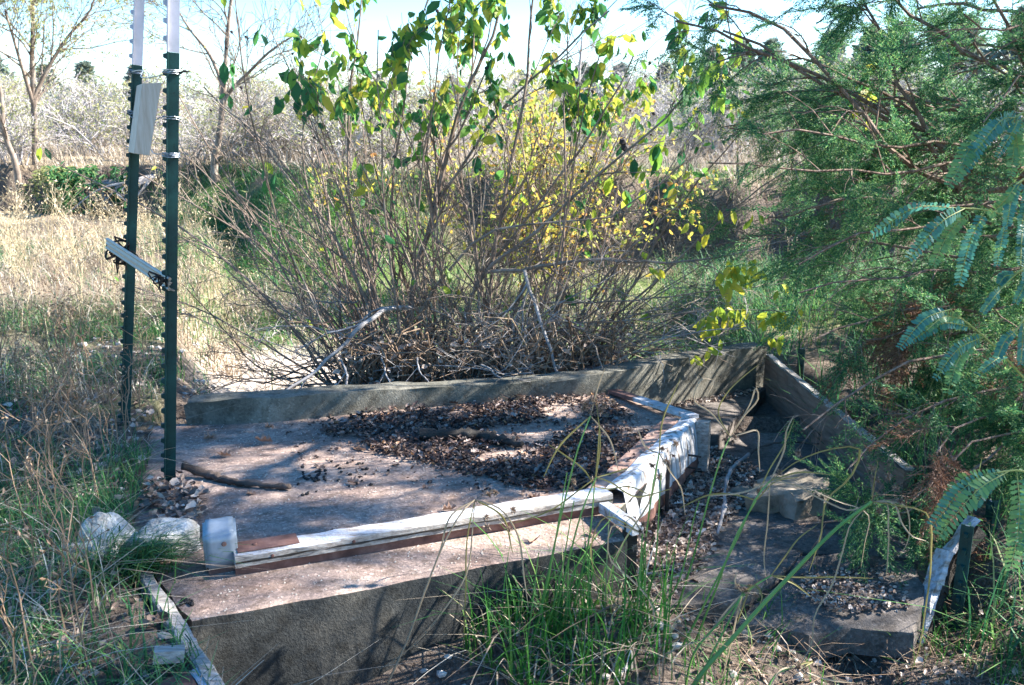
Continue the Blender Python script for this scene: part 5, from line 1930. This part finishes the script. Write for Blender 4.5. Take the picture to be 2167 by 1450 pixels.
# ------------------------------------------------------------------ feathery blue green leaves in the right foreground
r = np.random.default_rng(61)
fs = thing('feathery_shrub', 'blue green feathery compound leaves hanging in at right edge before the cedar', 'shrub', (1.35, 1.9, gz(1.35, 1.9)))
LFT = (np.array([[0, 0, 0], [.2, .4, 0], [.75, .5, 0], [1, 0, 0], [.75, -.5, 0], [.2, -.4, 0]]), [(0, 5, 4, 3, 2, 1)])


def frond(base, tip, y, pinnae, seed):
    """base and tip pixels of the leaf stalk, list of pinnae: (t, end pixel)"""
    rs = np.random.default_rng(seed)
    A, B = at(*base, y), at(*tip, y - .03)
    S = spline([A, (A + B) / 2 + [0, 0, .01], B], 8)
    mbs = MB()
    mbs.tubes(S, np.linspace(.0028, .0016, 8), 5)
    pin = []
    for t, ex, ey in pinnae:
        o = S[int(t * 7)]
        mbl = MB()
        pin.append(mbl)
        e = at(ex, ey, y - .05 + rs.normal(0, .03))
        m_ = (o + e) / 2 + [0, rs.normal(0, .01), np.linalg.norm(e - o) * .16]
        P = spline([o, m_, e], 22)
        mbl.tubes(P, np.linspace(.0013, .0006, 22), 4, 1)
        T = nrm(np.gradient(P, axis=0))
        view = nrm(P - np.array([0, 0, H]))
        pl = nrm(np.cross(T, view + rs.normal(0, .25, 3)))
        L = np.linalg.norm(e - o)
        step = np.arange(2, 22)
        step = step[rs.uniform(size=20) > .05]
        ln = np.clip(L * .12, .014, .024) * np.sin(np.linspace(.5, 2.75, 20)[step - 2]) ** .5 * rs.uniform(.85, 1.12, len(step))
        for sg in (-1, 1):
            ax_ = nrm(pl[step] * sg + T[step] * .35)
            leaves(mbl, P[step], ax_ + rs.normal(0, .05, ax_.shape), np.cross(ax_, T[step]) * sg + rs.normal(0, .32, ax_.shape), ln, ln * .42, LFT)
    k = mbs.build('leaf_stalk', M['rachis'], fs)
    for mbl in pin:
        q = mbl.build('leaf', [M['feather2' if rs.uniform() < .35 else 'feather'], M['rachis']], fs)
        q.parent = k
        q.matrix_parent_inverse = Matrix.Identity(4)


frond((2180, 240), (2140, 260), 2.1, [(.9, 2160, 350), (.6, 2110, 330), (.8, 2065, 320), (.7, 2030, 370), (.9, 2010, 390), (.3, 2140, 370)], 1)
frond((2167, 470), (2020, 440), 2.2, [(1, 1850, 495), (.9, 1925, 545), (.8, 1975, 560), (.6, 2030, 600), (.3, 2110, 560), (.1, 2160, 560)], 2)
frond((2200, 380), (2150, 390), 2.0, [(1, 2095, 455), (.8, 2130, 480), (.5, 2160, 490)], 3)
frond((2167, 800), (2010, 655), 2.1, [(1, 1905, 735), (.9, 1960, 700), (.7, 1980, 800), (.6, 2005, 830), (.4, 2070, 790), (.8, 1930, 720)], 4)
frond((2190, 560), (2120, 610), 2.1, [(1, 2080, 660), (.6, 2115, 600), (.3, 2150, 640)], 5)
frond((2200, 1010), (2110, 1000), 1.9, [(1, 1985, 1080), (.9, 1975, 1110), (.8, 1990, 1130), (.6, 2140, 1205), (.3, 2160, 1150), (.9, 2060, 1075), (.1, 2180, 1200)], 6)
frond((2190, 660), (2150, 700), 2.0, [(1, 2110, 760), (.6, 2160, 770)], 7)
mb = MB()
mb.tubes(spline([(1.35, 1.9, gz(1.35, 1.9)), (1.3, 1.95, .4), (1.26, 2.0, .9), (1.2, 2.05, 1.4)], 14), np.linspace(.014, .005, 14), 7)
for yy_, zz in ((2.1, 240), (2.2, 470), (2.0, 380), (2.1, 800), (2.1, 560), (1.9, 1010), (2.0, 660)):
    e = at(2180, zz, yy_)
    s0 = np.array([1.27, 1.98, np.clip(e[2] - .1, 0, 1.35)])
    mb.tubes(spline([s0, (s0 + e) / 2 + [0, 0, .03], e], 8), np.linspace(.004, .0028, 8), 5)
mb.build('branch', M['darkbark'], fs)

# ------------------------------------------------------------------ tall sedge stalks in front
r = np.random.default_rng(71)


def ribbon(mb, pts, w, m=0, k=18):
    P = spline(pts, k)
    T = nrm(np.gradient(P, axis=0))
    view = nrm(P - np.array([0, 0, H]))
    sd = nrm(np.cross(T, view) + r.normal(0, .25, 3))
    ww = (w * np.sin(np.linspace(.35, 3.05, k)) ** .6)[:, None]
    mid_ = P + nrm(np.cross(sd, T)) * ww * .4
    X = np.stack([P - sd * ww, mid_, P + sd * ww], 1).reshape(-1, 3)
    i = np.arange(k - 1) * 3
    f = np.concatenate([np.stack([i, i + 1, i + 4, i + 3], -1), np.stack([i + 1, i + 2, i + 5, i + 4], -1)])
    mb.add(X, f, m)


def sedge(label, y, stem, bracts, heads, mstem='sedgestem', mbr='drybract', w=.0027, sr=.0036):
    base = at(*stem[0], y)
    t = thing('sedge_stalk', label, 'sedge', base, 'tall sedge stalks before the slab')
    P = [at(px, py, y + .02 * j) for j, (px, py) in enumerate(stem)]
    gzz = gz(base[0], base[1])
    if base[2] > gzz + .02:
        P = [np.array([base[0] + (P[0] - P[1])[0] * .3, base[1], gzz])] + P
    mb = MB()
    n = 18
    mb.tubes(spline(P, n), np.linspace(sr, sr * .6, n), 5)
    mb.build('stem', M[mstem], t)
    y2 = y + .02 * (len(stem) - 1)
    for i, br in enumerate(bracts):
        mb = MB()
        ys = y2 + np.cumsum(r.normal(0, .012, len(br) + 1))
        ribbon(mb, [P[-1]] + [at(px, py, ys[j + 1]) for j, (px, py) in enumerate(br)], w * r.uniform(.7, 1.1))
        mb.build('bract', M[mbr if i % 4 or mbr != 'drybract' else 'yellowbract'], t)
    mb = MB()
    for hx, hy in heads:
        c = at(hx, hy, y2)
        mb.tubes(spline([P[-1], (P[-1] + c) / 2 + [0, 0, .004], c], 6), np.full(6, .0007), 3)
        n = 46
        d = nrm(r.normal(size=(n, 3)))
        leaves(mb, np.tile(c, (n, 1)), d, r.normal(size=(n, 3)), r.uniform(.007, .016, n), .003, DIA)
    if heads:
        mb.build('seed_head', M['seedhead'], t)
    return t


sedge('leaning tan sedge stalk with long dry bracts drooping over slab\'s front edge', 2.25,
      [(815, 1460), (860, 1360), (900, 1250), (950, 1130), (985, 1075), (1005, 1058)],
      [[(990, 1130), (985, 1260), (978, 1430)], [(1055, 1075), (1090, 1120), (1110, 1230), (1118, 1285)], [(1000, 1120), (985, 1220), (940, 1290), (870, 1370), (788, 1427)], [(960, 1085), (930, 1170), (895, 1260)], [(1060, 1090), (1085, 1170)]],
      [(1035, 1045), (1085, 1080), (1030, 1115), (1078, 1120), (1048, 1042), (1030, 1095)], 'drybract', 'drybract')
sedge('upright green sedge stalk ending in brown umbel before the leaf pile', 2.4, [(1105, 1440), (1150, 1260), (1195, 1060), (1230, 930), (1250, 880)], [[(1180, 950), (1150, 1010)], [(1265, 820), (1280, 780)], [(1290, 930), (1310, 1000)]],
      [(1235, 865), (1262, 850), (1280, 858), (1250, 845), (1270, 870), (1295, 850), (1240, 855)])
sedge('slim green sedge stalk beside the brown umbel, bending to a tuft', 2.4, [(1150, 1440), (1200, 1200), (1240, 1060), (1262, 1010)], [[(1235, 1030), (1165, 1080), (1080, 1110)], [(1290, 1020), (1340, 1050), (1420, 1035)], [(1270, 940), (1262, 850)], [(1300, 1000), (1330, 990)]], [(1210, 1035), (1215, 1020)], mbr='yellowbract', w=.0026)
sedge('green sedge stalk rising to splayed head left of metal gate', 2.45, [(1185, 1430), (1215, 1280), (1250, 1120), (1258, 1030)], [[(1290, 1035), (1330, 1030), (1380, 1050)], [(1265, 960), (1268, 900)], [(1240, 1000), (1190, 960), (1160, 940)]], [(1255, 1015)], mbr='yellowbract', w=.0025)
sedge('sedge stalk with brown seed clusters crossing the metal gate', 2.5, [(1310, 1440), (1340, 1300), (1365, 1150), (1385, 1010), (1395, 960)], [[(1400, 900), (1440, 800)], [(1420, 1000), (1440, 1030), (1450, 1090)], [(1370, 950), (1350, 910)], [(1375, 1060), (1330, 1130), (1290, 1200)]],
      [(1400, 950), (1410, 975), (1380, 985), (1395, 1010), (1430, 940)])
sedge('bent dry sedge stalk with kinked bracts before corner post', 2.35, [(1330, 1450), (1345, 1330), (1355, 1200), (1360, 1130)], [[(1280, 1095), (1252, 1150), (1255, 1200), (1290, 1250), (1310, 1300)], [(1300, 1110), (1290, 1180), (1350, 1240), (1380, 1280), (1385, 1320), (1320, 1430)], [(1340, 1100), (1320, 1090)], [(1390, 1180), (1410, 1260), (1435, 1300)]],
      [(1355, 1125), (1365, 1140), (1345, 1160), (1360, 1110)])
sedge('long thick green sedge stalk slanting right to a wide dry umbel', 2.2, [(1465, 1455), (1560, 1340), (1680, 1210), (1780, 1110), (1845, 1062)],
      [[(1900, 1070), (1955, 1082), (1970, 1180), (1958, 1290), (1940, 1390), (1928, 1420)], [(1800, 1110), (1785, 1160), (1760, 1240), (1725, 1300), (1715, 1370), (1690, 1412)], [(1870, 1060), (1880, 1120), (1878, 1190), (1876, 1220)],
       [(1890, 1065), (1910, 1110), (1925, 1130), (1960, 1145)], [(1850, 1020), (1858, 975)], [(1915, 1070), (1925, 1110), (1915, 1160), (1900, 1180)], [(1800, 1080), (1745, 1060), (1690, 1030), (1640, 1015)]],
      [(1855, 1015), (1880, 1008), (1895, 1035), (1860, 1080), (1905, 1060), (1845, 990)], sr=.0072)
sedge('yellow green sedge stalk slanting to head above concrete chunk', 2.4, [(1405, 1440), (1480, 1300), (1560, 1140), (1610, 1040), (1630, 1018)],
      [[(1690, 975), (1740, 955), (1820, 952), (1800, 1010), (1748, 1060), (1738, 1130), (1712, 1210)], [(1700, 1030), (1770, 1060), (1838, 1090), (1830, 1150), (1822, 1200)], [(1625, 1100), (1618, 1200), (1624, 1235)], [(1660, 950), (1665, 910), (1680, 880)], [(1690, 1000), (1760, 1005)], [(1580, 1040), (1500, 1050)]],
      [(1650, 1000), (1690, 960)], mbr='drybract')
sedge('second slanting sedge stalk close to the concrete chunk, yellow tipped', 2.45, [(1440, 1440), (1510, 1260), (1570, 1110), (1600, 1060)], [[(1625, 1000), (1660, 940), (1680, 890)], [(1570, 1050), (1500, 1048), (1440, 1075)], [(1640, 1020), (1690, 1010)]], [(1606, 1040)], mbr='yellowbract', w=.0026)
sedge('sedge stalk with tall looped dry bracts in front of raised slab', 2.6, [(1420, 1330), (1470, 1170), (1510, 1020), (1535, 945), (1545, 925)],
      [[(1520, 870), (1540, 830), (1570, 800), (1605, 772)], [(1575, 880), (1605, 840), (1600, 820), (1590, 850), (1560, 900)], [(1500, 870), (1470, 850), (1490, 800), (1510, 805), (1495, 840)], [(1580, 915), (1600, 910), (1605, 960), (1608, 1000)]],
      [(1535, 930), (1550, 935), (1530, 915), (1555, 925)])
sedge('low sedge stalk lying towards crack in broken slab', 2.3, [(1470, 1380), (1530, 1310), (1590, 1245), (1632, 1218)], [[(1700, 1222), (1800, 1222), (1848, 1224)], [(1660, 1180), (1690, 1140), (1730, 1110)], [(1680, 1235), (1715, 1262)], [(1590, 1245), (1570, 1290), (1560, 1320)]], [(1570, 1252), (1585, 1240)], mbr='yellowbract')
sedge('short dry sedge stalk over the dark hollow with tan bracts', 2.25, [(1500, 1400), (1530, 1340), (1565, 1270), (1572, 1255)], [[(1600, 1240), (1612, 1260), (1605, 1290)], [(1560, 1300), (1545, 1370), (1530, 1430)], [(1540, 1290), (1500, 1340)], [(1555, 1230), (1560, 1210)]], [(1578, 1250), (1560, 1240), (1600, 1262)])
sedge('dry sedge head bent to the ground at bottom right of grass clump', 2.1, [(1620, 1470), (1640, 1430), (1680, 1410)], [[(1720, 1400), (1705, 1410)], [(1650, 1420), (1632, 1450)], [(1760, 1440), (1810, 1445)]], [(1690, 1412), (1705, 1420), (1675, 1402)])
for i, (xb, xt, yt) in enumerate([(1105, 1140, 1170), (1120, 1200, 1000), (1140, 1215, 1060), (1165, 1205, 1180), (1195, 1250, 1150), (1300, 1370, 1120), (1330, 1480, 1060), (1350, 1400, 1000)]):
    y = 2.35 + .02 * i
    b0 = at(xb, 1440, y)
    mb = MB()
    P = spline([np.array([b0[0], b0[1], gz(b0[0], b0[1])]), at((xb * .6 + xt * .4), 1440 * .6 + yt * .4, y), at(xt, yt, y + .03)], 14)
    mb.tubes(P, np.linspace(.0034, .0014, 14), 5)
    tag(mb.build('plain_sedge', M['sedgestem']), 'plain upright green sedge stem without a head, in grass before the slab', 'sedge', 'plain sedge stems')

# white debris in front of the slab
mb = MB()
q = np.column_stack([r.uniform(-.3, 1.0, 60), r.uniform(2.2, 2.7, 60)])
balls(mb, np.column_stack([q, ground_z(q[:, 0], q[:, 1]) + .004]), r.uniform(.006, .018, 60), rs=r, flat=.6)
tag(mb.build('pebbles', M['gravel']), 'pale pebbles on ground before the slab', 'pebbles', kind='stuff')
